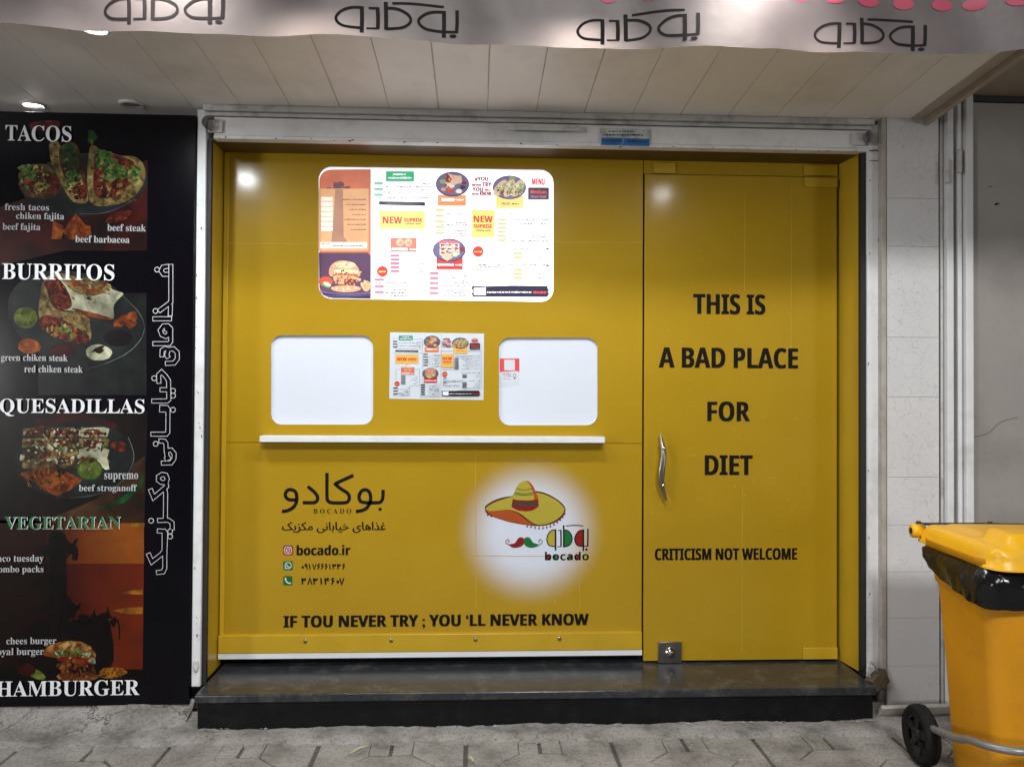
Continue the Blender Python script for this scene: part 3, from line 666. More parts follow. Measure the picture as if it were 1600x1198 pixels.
# crumpled foil sticker on the lintel
foil = mat('silver_foil', (.50, .55, .58, 1), .25, metal=.25, var=.45, scale=25, bump=.6, bscale=30); foil_b = mat('foil_blue', K(15, 95, 160, 1.2), .3, var=.25, scale=20, bump=.3, bscale=30)
s = Print(YF, .0075)
s.poly([(937, 201), (1016, 203), (1015, 231), (938, 229)], foil); s.poly([(939, 216), (1014.5, 218), (1014, 230), (939, 228)], foil_b)
s.scrib(950, 1006, 206.5, 2, em_k, 1); s.scrib(942, 1010, 212, 3.4, em_k, 2); s.scrib(941, 970, 221, 3.5, em_k, 3); s.scrib(980, 1010, 222, 3.5, em_k, 4)
s.stroke([(972, 228.5), (974, 217)], 1.2, foil); s.stroke([(940, 228.3), (1014, 230.2)], 1.6, foil); s.poly([(985, 204), (998, 203), (1014, 213), (1012, 216)], foil)
tag(s.build('foil_sticker'), 'crumpled silver and blue foil sticker stuck on the white lintel', 'sticker')
# rusty padlock hasp at the foot of the right guide
brass = mat('old_brass', (.13, .10, .055, 1), .55, metal=.55, var=.4, scale=30, bump=.4, bscale=70, dirt=(.05, .04, .03, 1), dscale=20)
t = thing('padlock', P(1372, 1060, YF-.06), 'old brass padlock hanging at the foot of the right shutter guide', 'padlock')
c = P(1371, 1061, YF-.05)
M = Matrix.Translation(c) @ Matrix.Rotation(R(-22), 4, 'Y') @ Matrix.Rotation(R(25), 4, 'Z') @ Matrix.Scale(1.3, 4)
g = B(); g.box(-.040, .036, -.016, .016, -.026, .022, bev=.006, M=M); g.box(-.008, .012, -.019, .017, -.030, -.012, bev=.003, M=M); g.build('lock_body', brass, t)
g = B(); g.tube([M @ Vector(p) for p in ((-.026, 0, .02), (-.027, 0, .045), (-.015, 0, .060), (.002, 0, .060), (.012, 0, .046), (.012, 0, .02))], .0055, 8); g.build('shackle', grimy_paint, t)
g = B(); g.tube([M @ Vector(p) for p in ((.034, 0, -.004), (.05, 0, -.002))], .004, 8); g.build('key_stub', black_gap, t)

def crumbs(s, A, cx, cy, rx, ry, n, ms, r0=5, r1=14, seed=1, asp=.6):
    rg_ = random.Random(seed)
    for k in range(n):
        t, q = rg_.uniform(0, 6.283), math.sqrt(rg_.random()); r_ = rg_.uniform(r0, r1)
        s.poly(A(ell(cx+rx*q*math.cos(t), cy+ry*q*math.sin(t), r_, r_*rg_.uniform(asp*.5, asp*1.4), 9, rg_.uniform(0, 3.1), .45, seed*100+k)), rg_.choice(ms))
# ================================================================== menus
def palette(e, d, ov={}):
    q = lambda n, r, g_, b, k=1.0: mat(n+d, K(*ov.get(n, (r, g_, b)), k), .35, emit=e*(3.0 if n == 'menu_white' else 1), var=.04, scale=20)
    return {'w': q('menu_white', 232, 230, 240), 'g': q('menu_green', 60, 190, 130), 'g2': q('menu_mint', 130, 200, 175), 'n': q('menu_navy', 40, 34, 62), 'y': q('menu_yellow', 250, 228, 130), 'r': q('menu_red', 222, 70, 62),
            's': q('menu_salmon', 238, 130, 112), 'o': q('menu_orange', 245, 165, 110), 'p': q('menu_pink', 214, 120, 145), 'l': q('menu_line', 112, 106, 122), 't': q('menu_print', 84, 78, 92), 'ye': q('menu_price', 232, 196, 128),
            'pl': q('menu_plate', 118, 112, 150), 'pd': q('menu_rim', 74, 66, 92), 'br': q('menu_bread', 232, 196, 170), 'mt': q('menu_meat', 150, 60, 55), 'lg': q('menu_leaf', 150, 175, 110), 'cr': q('menu_cream', 248, 238, 225), 'dk': q('menu_dark', 70, 58, 80)}
def plate(s, T, c, cx, cy, rx, ry, kind, seed):
    pz = lambda l, m: s.poly(T(l), m)
    pz(ell(cx, cy, rx, ry, 32), c['pd']); pz(ell(cx, cy-.4, rx*.95, ry*.92, 32), c['pl'])
    kk = (T([(10, 0)])[0][0]-T([(0, 0)])[0][0])/10; cr_ = lambda x, y, a, b, n, ms: crumbs(s, T, cx+x, cy+y, a, b, n, [c[m] for m in ms], .6*kk**.3, 2.3, seed*7+n)
    if kind == 'burrito':
        pz([(cx-11, cy-3), (cx-8, cy-18), (cx-5, cy-16), (cx+2, cy-14), (cx+14, cy-13), (cx+15, cy-2), (cx+5, cy), (cx-2, cy+9), (cx-10, cy+4)], c['br'])
        pz([(cx-11, cy-4), (cx-8, cy-18), (cx-1, cy-7), (cx-4, cy-2)], c['mt']); pz(ell(cx-4, cy+4, 7, 4, 12, .4, .2, seed), c['mt']); pz(ell(cx-2, cy+4, 4, 2, 10, .4, .3, seed), c['cr'])
        cr_(3, -8, 9, 4, 14, ['cr', 'br', 'o']); cr_(-4, 4, 7, 4, 26, ['mt', 'br', 'lg', 'o', 'cr'])
        for x, y, r_, m in ((-15, -4, 5, 'lg'), (-14, 8, 4, 'o'), (-3, 11, 4.5, 'r'), (10, 11, 5, 'cr'), (16, 5, 4.5, 'dk'), (18, -2, 4, 'mt')): pz(ell(cx+x, cy+y, r_, r_*.7, 14, 0, .1, seed+x), c[m])
    elif kind == 'taco':
        for x, rt in ((-14, -.9), (0, -1.15), (13, -1.0)):
            pz(ell(cx+x, cy+1, 15, 7.5, 20, rt, .06, seed), c['br']); pz(ell(cx+x+2, cy+2, 11, 4.2, 16, rt, .25, seed+x), c['lg']); pz(ell(cx+x+3, cy+7, 5, 2.6, 12, rt, .3, seed+x), c['mt']); pz(ell(cx+x, cy-2, 3.5, 1.7, 10, .5, .4, seed+3), c['cr'])
        cr_(-13, 3, 8, 9, 26, ['lg', 'cr', 'mt', 'br', 'dk']); cr_(1, 3, 6, 10, 26, ['lg', 'cr', 'mt', 'lg']); cr_(15, 3, 7, 9, 26, ['lg', 'cr', 'mt', 'lg'])
        pz(ell(cx+4, cy-14, 5, 3, 12, 0, .3, 4), c['lg'])
    else:
        pz(ell(cx-1, cy-12, 17, 3.4, 16, 0, .1, 3), c['p'])
        for r_ in range(3):
            for k in range(3): pz([(cx-15+k*10.5, cy-10+r_*6), (cx-5.5+k*10.5, cy-10.5+r_*6), (cx-5+k*10.5, cy-5+r_*6), (cx-15+k*10.5, cy-4.5+r_*6)], c['cr']); pz(ell(cx-10+k*10.5, cy-8+r_*6, 4, 1.4, 10, 0, .35, seed+k*3+r_), c['mt'])
        cr_(0, -3, 16, 8, 40, ['mt', 'br', 'o', 'cr', 'mt']); pz([(cx-15, cy+6), (cx-2, cy+4), (cx+6, cy+11), (cx-3, cy+17), (cx-10, cy+13)], c['br']); pz(ell(cx+9, cy+6, 5.5, 5, 16), c['lg']); pz(ell(cx+9, cy+6, 4, 3.6, 14), c['cr']); pz(ell(cx+20, cy-1, 3.4, 4, 10, 0, .2, 2), c['mt'])
def menu(s, T, c, dark_price=False):
    rc = lambda x0, y0, x1, y1, m: s.poly(T([(x0, y0), (x1, y0), (x1, y1), (x0, y1)]), c[m])
    ln = lambda pts, m='l', w=.6: s.stroke(T(pts), w, c[m])
    def tx(t_, x0, y0, x1, y1, m, st='bold'):
        (a0, b0), (a1, b1) = T([(x0, y0), (x1, y1)]); s.text(t_, a0, b0, a1, b1, c[m], st, fat=.3 if st == 'bold' else .2)
    def sc(x0, x1, y, h, m='t', sd=0):
        (a0, b0), (a1, b1) = T([(x0, y), (x1, y+h)]); s.scrib(a0, a1, b0, b1-b0, c[m], sd)
    P1 = 'n' if dark_price else None
    # starters
    ln([(584, 277), (677, 279), (677, 324), (584, 324)]); ln([(677, 297), (682, 297)])
    rc(603, 268, 647, 284, 'g'); sc(614, 635, 273, 2, 'w', 1); sc(607, 643, 278.5, 2.4, 'w', 2)
    for i, y in enumerate((285, 294, 303)):
        rc(584.5, y, 598.5, y+4, P1 or 'g2'); sc(660-i*3, 674, y+2.5, 1.4, 't', i); sc(602-i*5, 674, y+7, 1.5, 't', i+9)
    s.poly(T([(592, 315), (664, 316), (664.5, 322), (592, 320.5)]), c['n']); sc(604, 655, 318.6, 1.4, 'l', 5)
    ln([(591.5, 328.5), (665, 328.5), (665, 360), (591.5, 360), (591.5, 328.5)], 'l', .4); rc(593, 330, 664, 358.5, 'y')
    tx('NEW', 598, 339, 628.5, 349.8, 'r'); tx('SUPRISE', 631, 341, 660, 347, 'r'); tx('coming soon', 633, 348, 658, 351.6, 'dk', 'sans')
    # appetizer
    ln([(594, 377), (608, 377)]); ln([(594, 377), (594, 412)]); ln([(653, 377), (668, 377), (668, 431), (637, 431), (637, 463), (584, 463)])
    ln([(608.5, 370), (652.5, 370.5), (652.5, 396.5), (608.5, 396)], 'l', .5); rc(610, 372, 651, 394, 's')
    for x, y, m in ((630.5, 366.5, 'cr'), (625, 379, 'br'), (638, 379, 'br')): s.poly(T(ell(x, y, 6, 5.8, 16, 0, .05, int(x))), c[m]); s.poly(T(ell(x+1, y+1, 3.4, 3, 12, 0, .2, int(x))), c['o' if m == 'br' else 'w'])
    tx('APPETIZER', 611.5, 387.5, 637, 391.5, 'w'); sc(640, 649.5, 390, 2, 'w', 3)
    for i in range(5):
        y = 398+i*6; rc(610, y, 624, y+3.8, P1 or 'p'); sc(655-i % 3*7, 663, y+3, 1.5, 't', i+20)
    s.poly(T(ell(597.5, 424.5, 8.6, 8.4, 24)), c['r']); sc(592, 603, 425, 2.6, 'y', 8)
    for i, y in enumerate((435.5, 446, 455)):
        rc(585.5, y, 600, y+3.8, P1 or 'p'); sc(630-i*14, 635, y+3, 2, 't', i+30); sc(586+i*12, 635, y+7, 1.4, 't', i+40)
    # burrito column
    ln([(736, 262), (736, 330)], 'l', .3); plate(s, T, c, 707, 288, 26, 19.5, 'burrito', 5)
    rc(684, 305, 728, 322, 'o'); tx('BURRITO', 690, 310, 710, 314.5, 'w'); sc(712, 724, 312.5, 2.4, 'w', 4); sc(687, 727, 318, 1, 'r', 6)
    s.poly(T(ell(707, 290, 26, 17, 32)), c['pd']) if False else None
    plate(s, T, c, 707, 288, 26, 19.5, 'burrito', 5)
    ln([(678, 324), (678, 455)], 'l', .4); ln([(735, 318), (735, 460)], 'l', .4)
    for i in range(5):
        y = 327+i*8.8; rc(680, y, 694, y+3.2, P1 or 'ye'); sc(712+i % 2*6, 731, y+3.5, 1.3, 't', i+50); sc(697-i % 3*4, 731, y+7, 1.3, 't', i+60)
    # quesadilla
    rc(682, 396, 723, 421, 'r'); tx('QUESADILLA', 683.5, 412, 709.5, 416, 'w'); sc(711.5, 721, 414, 2.6, 'w', 6); plate(s, T, c, 702, 391, 25.5, 18, 'quesadilla', 9)
    for i in range(5):
        y = 425.5+i*7.7; rc(671.5, y, 685.5, y+3.6, P1 or 'p'); sc(712-i % 3*6, 730.5, y+1.5, 1.4, 't', i+70); sc(693+i % 2*4, 730.5, y+6, 1.2, 't', i+80)
    ln([(668, 465), (734, 465)])
    # slogan, new
    tx('#YOU', 741.5, 276.5, 763, 283.5, 'mt', 'bold'); tx('NEVER', 737.5, 287.5, 752, 291, 'mt'); tx('TRY', 753.5, 285, 768, 292, 'mt', 'bold'); tx('YOU', 738, 293, 755, 299.5, 'mt', 'bold'); tx('WILL', 757, 295, 766.5, 298.5, 'mt'); tx('NEVER', 737.5, 302, 748.5, 305, 'mt'); tx('KNOW', 749.5, 299.5, 768, 305.5, 'mt', 'bold')
    ln([(737, 318), (774, 318)]); ln([(736, 378), (770, 378)])
    rc(737, 328, 773, 371, 'y'); tx('NEW', 740, 337.5, 770, 347.5, 'r'); tx('SUPRISE', 740, 350.5, 769, 356.5, 'r'); tx('coming soon', 743, 358.5, 767, 362, 'dk', 'sans')
    s.poly(T(ell(747, 393, 8.4, 8.4, 24)), c['r']); sc(741, 753, 393.5, 2.6, 'y', 9)
    # taco
    rc(775, 306, 817.5, 325.5, 'y'); tx('TACOS', 783, 316.5, 797, 320, 'dk', 'sans'); sc(799.5, 811, 318.5, 2.2, 'dk', 7); plate(s, T, c, 796, 293, 26, 18.5, 'taco', 11)
    ln([(775, 326), (775, 380)], 'l', .4); ln([(818, 317), (861, 318), (861, 438)]); ln([(780, 333.5), (857, 331.5), (857, 338.5), (780, 338.5)], 'l', .4); sc(782, 855, 335, 1.3, 't', 11)
    for i in range(6):
        y = 341.5+i*6.5; rc(777.5, y, 791, y+3, P1 or 'ye'); sc(799+(i*7) % 17, 857, y+2, 1.4, 't', i+90)
    for j, (y0, n) in enumerate(((387, 2), (413, 3))):
        sc(797, 853, y0+1, 1.5, 't', j+100); rc(853.5, y0, 857.5, y0+3, 'dk')
        for i in range(n): rc(802, y0+7+i*6.3, 816, y0+10.5+i*6.3, P1 or 'ye'); sc(845-i*4, 857, y0+9+i*6, 1.5, 't', i+110)
    for y in (408, 422.5): rc(741, y-2, 753, y, P1 or 'ye'); sc(741, 797, y+6, 1.4, 't', int(y)); sc(743, 797, y+9.3, 1.3, 't', int(y)+1)
    ln([(800, 438.5), (861, 438)])
    tx('MENU', 831, 279, 851, 289, 'r'); sc(837, 846, 276.5, 1.6, 's', 12)
    rc(825, 293, 857.5, 312, 'n'); tx('Mexican', 828.5, 296.5, 854, 302.5, 'r'); tx('street food', 829, 305, 853, 309, 'p', 'sans')
    s.poly(T([(738, 447), (757, 447.5), (800, 446), (856, 446.5), (855, 450), (858, 452), (855.5, 455), (858, 458), (855, 463.5), (739, 463.5), (737, 459), (739.5, 455), (737, 451)]), c['n'])
    rc(740.5, 449.5, 759, 461, 'w'); sc(761, 830, 456.5, 2, 'w', 13); sc(833, 854, 456.5, 3.4, 'r', 14)
EM = .45
lit = palette(EM, '_lit'); dull = palette(0, '_paper', {'menu_green': (70, 135, 110), 'menu_yellow': (222, 168, 70), 'menu_salmon': (205, 95, 62), 'menu_orange': (208, 120, 72), 'menu_red': (190, 52, 44), 'menu_plate': (92, 92, 96), 'menu_rim': (30, 28, 32), 'menu_navy': (16, 13, 18), 'menu_line': (120, 130, 150), 'menu_print': (60, 62, 72), 'menu_price': (60, 50, 40), 'menu_bread': (190, 150, 110), 'menu_cream': (200, 170, 120), 'menu_leaf': (120, 130, 70)})
t = thing('menu_lightbox', P(681, 366, 0), 'large glowing backlit menu board above the serving hatches', 'menu board')
pts = px_loop(MENU); mx_, mz_ = sum(p[0] for p in pts)/len(pts), sum(p[1] for p in pts)/len(pts)
slab([(mx_+(p[0]-mx_)*1.01, mz_+(p[1]-mz_)*1.01) for p in pts], [], .0142, .03, 'lit_face', [lit['w']], t)
s = Print(.0142, .0006); T0 = lambda l: [(x, y+(x-681)*.004) for x, y in l]
menu(s, T0, lit); s.build('menu_print', t)
# left third: sunset picture with cactus, price list, burger
q = lambda n, r, g_, b: mat(n, K(r, g_, b), .35, emit=EM, var=.12, scale=9)
sun1, sun2, cact, haze_c = q('lit_sunset', 205, 118, 92), q('lit_list_panel', 226, 172, 124), q('lit_cactus', 112, 82, 92), q('lit_navy', 92, 66, 92)
s = Print(.0142, .0007)
lp = [p for p in rrect(499.5, 265, 600, 466, 18) if p[0] < 560]
lp = [(579.5, 264), (579.5, 467)] + [p for p in rrect(499, 265, 640, 465.5, 18) if p[0] < 570]
s.poly([(579.5, 264.5)] + [(579.5, 467)] + lp[2:], sun1)
s.poly(ell(532, 289, 6, 5, 14), cact); s.rect(521, 285.5, 533, 372, cact); s.poly(ell(514, 299, 6, 6, 16), cact); s.stroke([(532, 312), (541, 308), (544, 300), (540, 294)], 4, cact, 4); s.poly(ell(541, 294, 7, 2.5, 12, -.2), cact)
s.rect(498.5, 295, 576, 392, sun2); s.poly([(524, 296), (536, 296), (537, 372), (540, 372), (545, 386), (517, 386), (521, 340)], q('lit_cactus_pale', 178, 132, 112))
wht = lit['cr']
for i in range(7): s.rect(501.5, 308+i*7.8, 520, 314.2+i*7.8, wht); s.scrib(535+(i*5) % 17, 572, 312+i*7.8, 1.7, cact, i+3)
s.rect(500.5, 378.5, 573, 388, wht); s.scrib(503, 516, 381, 1.6, lit['t'], 3); s.scrib(520, 570, 384, 1.8, lit['t'], 4)
s.poly([(498.5, 395), (574, 395), (579.5, 400), (579.5, 466.5), (520, 466), (505, 460), (499, 448)], haze_c)
bun, bun2, let_, tom, pat, fry = q('lit_bun', 225, 160, 125), q('lit_bun_top', 244, 208, 176), q('lit_lettuce', 225, 235, 185), q('lit_tomato', 214, 84, 62), q('lit_patty', 110, 52, 46), q('lit_fries', 236, 178, 130)
s.poly(ell(503+6, 440, 11, 8, 18), tom); s.poly(ell(510, 445, 8, 4.4, 16, .4), q('lit_lime', 90, 140, 90)); s.poly(ell(511, 444, 6, 3, 16, .4), let_)
s.poly(smooth([(514, 424), (518, 414), (528, 408), (542, 408), (556, 414), (562, 424), (561, 432), (540, 430), (518, 432)], 5, True), bun); s.poly(ell(540, 414, 16, 5.5, 18), bun2)
s.poly(ell(541, 425, 22, 4, 22, 0, .15, 4), let_); s.poly(ell(539, 430, 20, 3.6, 18, .02, .06, 3), tom); s.poly(ell(541, 436, 22, 6, 22, .05, .14, 7), fry); s.poly(ell(543, 441, 16, 5, 18, 0, .2, 6), pat); s.poly(ell(534, 441, 5, 4, 10, 0, .3, 2), fry)
s.poly(ell(541, 451, 23, 5.5, 22), bun); s.poly(ell(572, 447, 7.4, 8, 16, 0, .15, 5), fry)
I_ = lambda l: l
crumbs(s, I_, 541, 425, 21, 3.5, 40, [let_, pat, lit['lg'], bun2], .6, 2.4, 31); crumbs(s, I_, 541, 439, 20, 7, 70, [pat, fry, bun, haze_c, tom], .7, 3, 32); crumbs(s, I_, 540, 451, 22, 4.5, 40, [bun2, fry, bun], .6, 2.6, 33); crumbs(s, I_, 538, 414, 18, 5, 26, [bun, bun2, fry], .5, 2, 34); crumbs(s, I_, 571, 446, 7, 7, 26, [fry, bun2, bun], .6, 2.4, 35)
s.stroke([(499, 455), (520, 459), (550, 460), (579, 457.5)], 1.5, lit['pl'], 4); s.poly([(501, 457), (540, 461.5), (579.4, 459.5), (579.4, 466.4), (518, 465.6), (507, 461.5)], q('lit_night', 50, 42, 82)); s.stroke([(505, 461.5), (540, 463), (579, 461)], .7, lit['pl'], 3)
s.build('burger_picture', t)
s = Print(-.0005, .0012); Tp = lambda l: [(613.2+(x-583)*.4985, 524.3+(y-268)*.482) for x, y in l]
s.poly([(609.5, 519), (756.5, 521), (755.5, 625), (608, 623)], paper); menu(s, Tp, dull, True)
tag(s.build('paper_menu'), 'small printed paper menu stuck between the two serving hatches', 'menu')
# card on the right hatch
red_card = mat('card_red', K(196, 62, 66, 1.2), .4)
s = Print(.0142, .0012)
s.rect(781, 560, 811.5, 602, paper); s.poly([(781, 560), (811.5, 560), (811.5, 581.5), (808, 579.5), (781, 581.5)], red_card); s.rect(788, 562, 804.5, 578.5, paper)
s.scrib(786, 799, 584, 1, ink, 1); s.scrib(787, 799, 587, 1, ink, 2); s.scrib(786, 797, 591.5, .8, red_card, 3); s.stroke(ell(804, 587, 2.2, 3, 12), .6, ink, closed=True); s.rect(803, 590, 805, 592, ink); s.rect(779.5, 602.3, 792, 604.6, paper)
tag(s.build('payment_card'), 'red and white card stuck inside the left edge of the right hatch', 'card')

# ================================================================== food billboard on the left
YB = -.20
bb = thing('food_billboard', (P(150, 1100, YB).x, YB, P(150, 1100, YB).z), 'tall black food billboard with tacos, burritos, quesadillas and hamburger pictures', 'billboard')
bblack = mat('billboard_black', (.003, .0025, .0045, 1), .2, var=.3, scale=3, bump=.03, bscale=6, spec=.2)
xb1 = P(300.5, 640, YB).x; zb0, zb1 = P(150, 1102, YB).z, P(150, 177, YB).z
g = B(); g.box(-2.55, xb1, YB, YB+.035, zb0, zb1, bev=.002); g.build('panel', bblack, bb)
white_ink = mat('billboard_white', (.74, .76, .80, 1), .4, var=.06, scale=12); green_ink = mat('billboard_green', K(30, 95, 50, 1.1), .4, var=.2, scale=20); pale_text = mat('billboard_small_text', (.42, .43, .45, 1), .4, var=.06); grey_ink = mat('billboard_outline', (.5, .51, .53, 1), .4, var=.06)
dkred = food('print_dark_red', (22, 6, 6), (48, 10, 8), (72, 16, 8), 3); dkgreen = food('print_dark_slate', (10, 12, 12), (22, 27, 26), (34, 40, 38), 3)
plate_d = food('print_plate', (14, 16, 18), (24, 28, 28), (34, 40, 40), 6)
tort = food('print_tortilla', (62, 44, 20), (112, 94, 52), (150, 136, 84), 30); tort_d = food('print_tortilla_dark', (40, 24, 10), (66, 48, 24), (92, 76, 40), 26)
leaf = food('print_leaf', (18, 52, 16), (52, 92, 34), (120, 132, 70), 55); beef = food('print_beef', (40, 8, 6), (74, 20, 12), (120, 50, 28), 45); chip = food('print_chip', (80, 30, 6), (120, 54, 14), (160, 84, 26), 24)
lime = food('print_lime', (54, 68, 18), (78, 92, 26), (110, 122, 52), 22); cream = food('print_cream', (120, 122, 96), (164, 166, 138), (196, 196, 168), 16); sauce = food('print_sauce', (30, 5, 8), (52, 10, 12), (72, 16, 16), 20)
orange = food('print_orange', (26, 9, 3), (84, 34, 7), (118, 62, 16), 2, e=1.15, grad=(P(20, 850, YB).x, P(228, 850, YB).x)); orange2 = food('print_orange_low', (20, 6, 4), (58, 14, 6), (92, 30, 10), 2.4, e=1.0, grad=(P(20, 850, YB).x, P(228, 850, YB).x)); silh = food('print_silhouette', (9, 5, 5), (14, 7, 6), (22, 9, 8), 8); gold = food('print_gold', (84, 50, 8), (112, 70, 14), (132, 88, 22), 12, e=1.5)
rimm = food('print_plate_rim', (60, 68, 66), (86, 96, 92), (110, 120, 114), 12)
V = lambda ox, oy, k: (lambda l: [(ox+x/k, oy+y/k) for x, y in l])
X0 = -20
s = Print(YB, .0008); A = V(0, 180, 4.79)
s.poly([(X0, 330), (70, 300), (231, 250), (230, 392), (100, 392), (X0, 420)], dkred); s.poly(A(smooth([(230, 60), (420, 40), (440, 90), (330, 120), (240, 110)], 4, True)), beef)
s.poly(A(ell(640, 520, 470, 235, 48, -.12)), plate_d); s.stroke(A([(600, 738), (760, 735), (880, 700), (1010, 630)]), .8, rimm, 5)
for k, (cx, cy, rx, ry) in enumerate(((300, 500, 170, 130), )): s.poly(A(ell(cx, cy, rx, ry, 30, .2, .08, 3)), tort_d)
s.poly(A(ell(310, 500, 130, 95, 26, .2, .2, 8)), beef); s.poly(A(ell(215, 420, 70, 55, 22, .3, .3, 5)), leaf); s.poly(A(ell(300, 530, 46, 60, 22, .5, .35, 9)), tort)
s.poly(A(smooth([(372, 210), (430, 195), (470, 260), (570, 330), (640, 520), (660, 640), (600, 660), (530, 630), (440, 480), (380, 330)], 5, True)), tort)
s.poly(A(smooth([(450, 240), (560, 210), (610, 330), (640, 500), (650, 620), (560, 600), (490, 480), (450, 360)], 5, True)), beef)
s.poly(A(smooth([(455, 240), (560, 220), (590, 330), (580, 440), (520, 470), (470, 400)], 5, True)), food('print_leaf_dark', (14, 30, 10), (32, 50, 16), (60, 76, 28), 40)); s.poly(A(ell(545, 470, 55, 60, 24, .4, .35, 12)), leaf); s.poly(A(ell(590, 500, 34, 24, 14, .2, .4, 2)), tort)
s.stroke(A([(400, 260), (430, 380), (480, 520), (560, 640)]), 6, tort, 5)
s.poly(A(smooth([(690, 235), (760, 260), (900, 300), (1030, 320), (1090, 420), (1060, 540), (960, 640), (800, 680), (700, 670), (665, 600), (670, 420)], 5, True)), tort)
s.poly(A(smooth([(720, 290), (860, 300), (1000, 350), (1010, 440), (950, 540), (880, 570), (850, 610), (740, 620), (700, 540), (705, 400)], 5, True)), beef)
for cx, cy, rx, ry, sd in ((790, 330, 70, 60, 2), (830, 420, 60, 80, 3), (920, 430, 70, 50, 4), (770, 290, 50, 30, 5), (1000, 440, 46, 60, 6)): s.poly(A(ell(cx, cy, rx, ry, 26, .3, .35, sd)), leaf)
for cx, cy, rx, ry, sd in ((820, 520, 20, 55, 6), (760, 490, 30, 10, 7), (850, 330, 34, 8, 8), (980, 480, 24, 40, 9)): s.poly(A(ell(cx, cy, rx, ry, 16, .2, .4, sd)), tort)
s.stroke(A([(690, 240), (675, 360), (672, 520), (690, 650)]), 7, tort, 5); s.poly(A(ell(690, 165, 34, 50, 20, 0, .3, 4)), food('print_herb', (6, 30, 8), (14, 62, 14), (30, 90, 26), 50)); s.stroke(A([(690, 190), (688, 245)]), 2, tort)
lfd = food('print_leaf_dark', (14, 30, 10), (32, 50, 16), (60, 76, 28), 40); shr = food('print_shred', (90, 84, 40), (130, 124, 66), (160, 152, 96), 60); bd = food('print_black_meat', (12, 4, 4), (30, 8, 6), (52, 18, 12), 40)
crumbs(s, A, 840, 400, 150, 110, 60, [leaf, lfd, leaf, shr, beef], 6, 24, 3); crumbs(s, A, 820, 560, 110, 60, 40, [beef, bd, shr, chip], 5, 20, 4); crumbs(s, A, 545, 430, 70, 150, 46, [leaf, lfd, bd, shr], 6, 24, 5); crumbs(s, A, 590, 580, 50, 60, 24, [beef, bd, shr], 5, 18, 6)
crumbs(s, A, 270, 480, 120, 100, 60, [leaf, lfd, bd, shr, tort_d], 6, 22, 7); crumbs(s, A, 960, 600, 110, 50, 26, [tort, tort_d, chip], 4, 14, 8); crumbs(s, A, 410, 330, 34, 120, 22, [tort, tort_d], 4, 13, 9)
for pl in ([(400, 790), (480, 830), (470, 930), (390, 930)], [(470, 870), (570, 740), (680, 860), (640, 940), (520, 930)], [(600, 820), (680, 830), (690, 900), (600, 930)]): s.poly(A(pl), chip)
s.poly(A(ell(880, 770, 80, 40, 20, -.3, .2, 6)), beef); s.poly(A(ell(960, 735, 34, 22, 14, -.4, .3, 7)), beef)
s.build('taco_picture', bb)
s = Print(YB, .0008); A = V(0, 400, 4.79)
s.rect(60, 458, 229, 617, dkgreen); s.poly(A(ell(560, 470, 515, 345, 60, .32)), plate_d)
s.stroke(A([(920, 300), (1030, 410), (1080, 520), (1055, 620), (960, 720), (800, 800), (640, 850)]), 1.1, rimm, 6)
s.poly(A(smooth([(330, 190), (430, 130), (540, 150), (780, 190), (840, 250), (925, 280), (880, 330), (850, 380), (850, 470), (760, 460), (540, 410), (470, 400), (420, 330)], 3, True)), cream)
s.poly(A(smooth([(430, 130), (540, 150), (780, 190), (830, 240), (700, 300), (560, 270), (490, 210)], 4, True)), tort)
for cx, cy, rx, ry, sd in ((600, 215, 80, 16, 3), (700, 265, 90, 14, 4), (560, 190, 40, 9, 5), (770, 210, 40, 14, 6)): s.poly(A(ell(cx, cy, rx, ry, 20, .12, .5, sd)), chip)
s.poly(A(smooth([(330, 190), (430, 170), (500, 250), (540, 360), (500, 400), (420, 390), (360, 280)], 4, True)), beef)
s.poly(A(smooth([(320, 200), (345, 240), (420, 400), (640, 430), (675, 520), (680, 620), (600, 640), (420, 560), (300, 480), (295, 340)], 4, True)), tort)
s.poly(A(smooth([(300, 470), (360, 440), (480, 480), (620, 560), (670, 610), (640, 660), (520, 650), (400, 590), (310, 540)], 4, True)), beef); s.poly(A(ell(500, 560, 60, 34, 20, .3, .4, 4)), leaf); s.poly(A(ell(540, 540, 44, 20, 16, .3, .4, 6)), tort)
s.poly(A(smooth([(540, 390), (720, 430), (850, 470), (760, 470), (620, 440)], 4, True)), chip)
s.poly(A(ell(193, 463, 88, 80, 30)), lime); s.poly(A(ell(220, 675, 85, 56, 26, .1, .06, 4)), chip); s.poly(A(ell(470, 710, 100, 50, 24)), sauce); s.poly(A(ell(885, 615, 108, 62, 28)), food('print_black_sauce', (8, 3, 6), (16, 6, 10), (26, 10, 14), 10))
s.poly(A(ell(740, 722, 98, 60, 28, .05, .05, 3)), cream); s.poly(A(ell(740, 702, 44, 26, 16, -.3, .4, 5)), silh)
for cx, cy in ((890, 500), (980, 505), (940, 470), (990, 450)): s.poly(A(ell(cx, cy, 42, 34, 16, 0, .25, cx)), chip)
crumbs(s, A, 500, 560, 150, 60, 60, [beef, bd, leaf, chip, shr], 5, 20, 11); crumbs(s, A, 430, 270, 70, 110, 40, [beef, bd, chip], 5, 20, 12); crumbs(s, A, 680, 270, 150, 90, 46, [tort, cream, tort_d, chip], 4, 18, 13, .35); crumbs(s, A, 560, 450, 110, 40, 24, [tort, chip, tort_d], 4, 16, 14); crumbs(s, A, 193, 463, 70, 62, 30, [lime], 8, 22, 15)
s.build('burrito_picture', bb)
s = Print(YB, .0008); A = V(0, 620, 4.79)
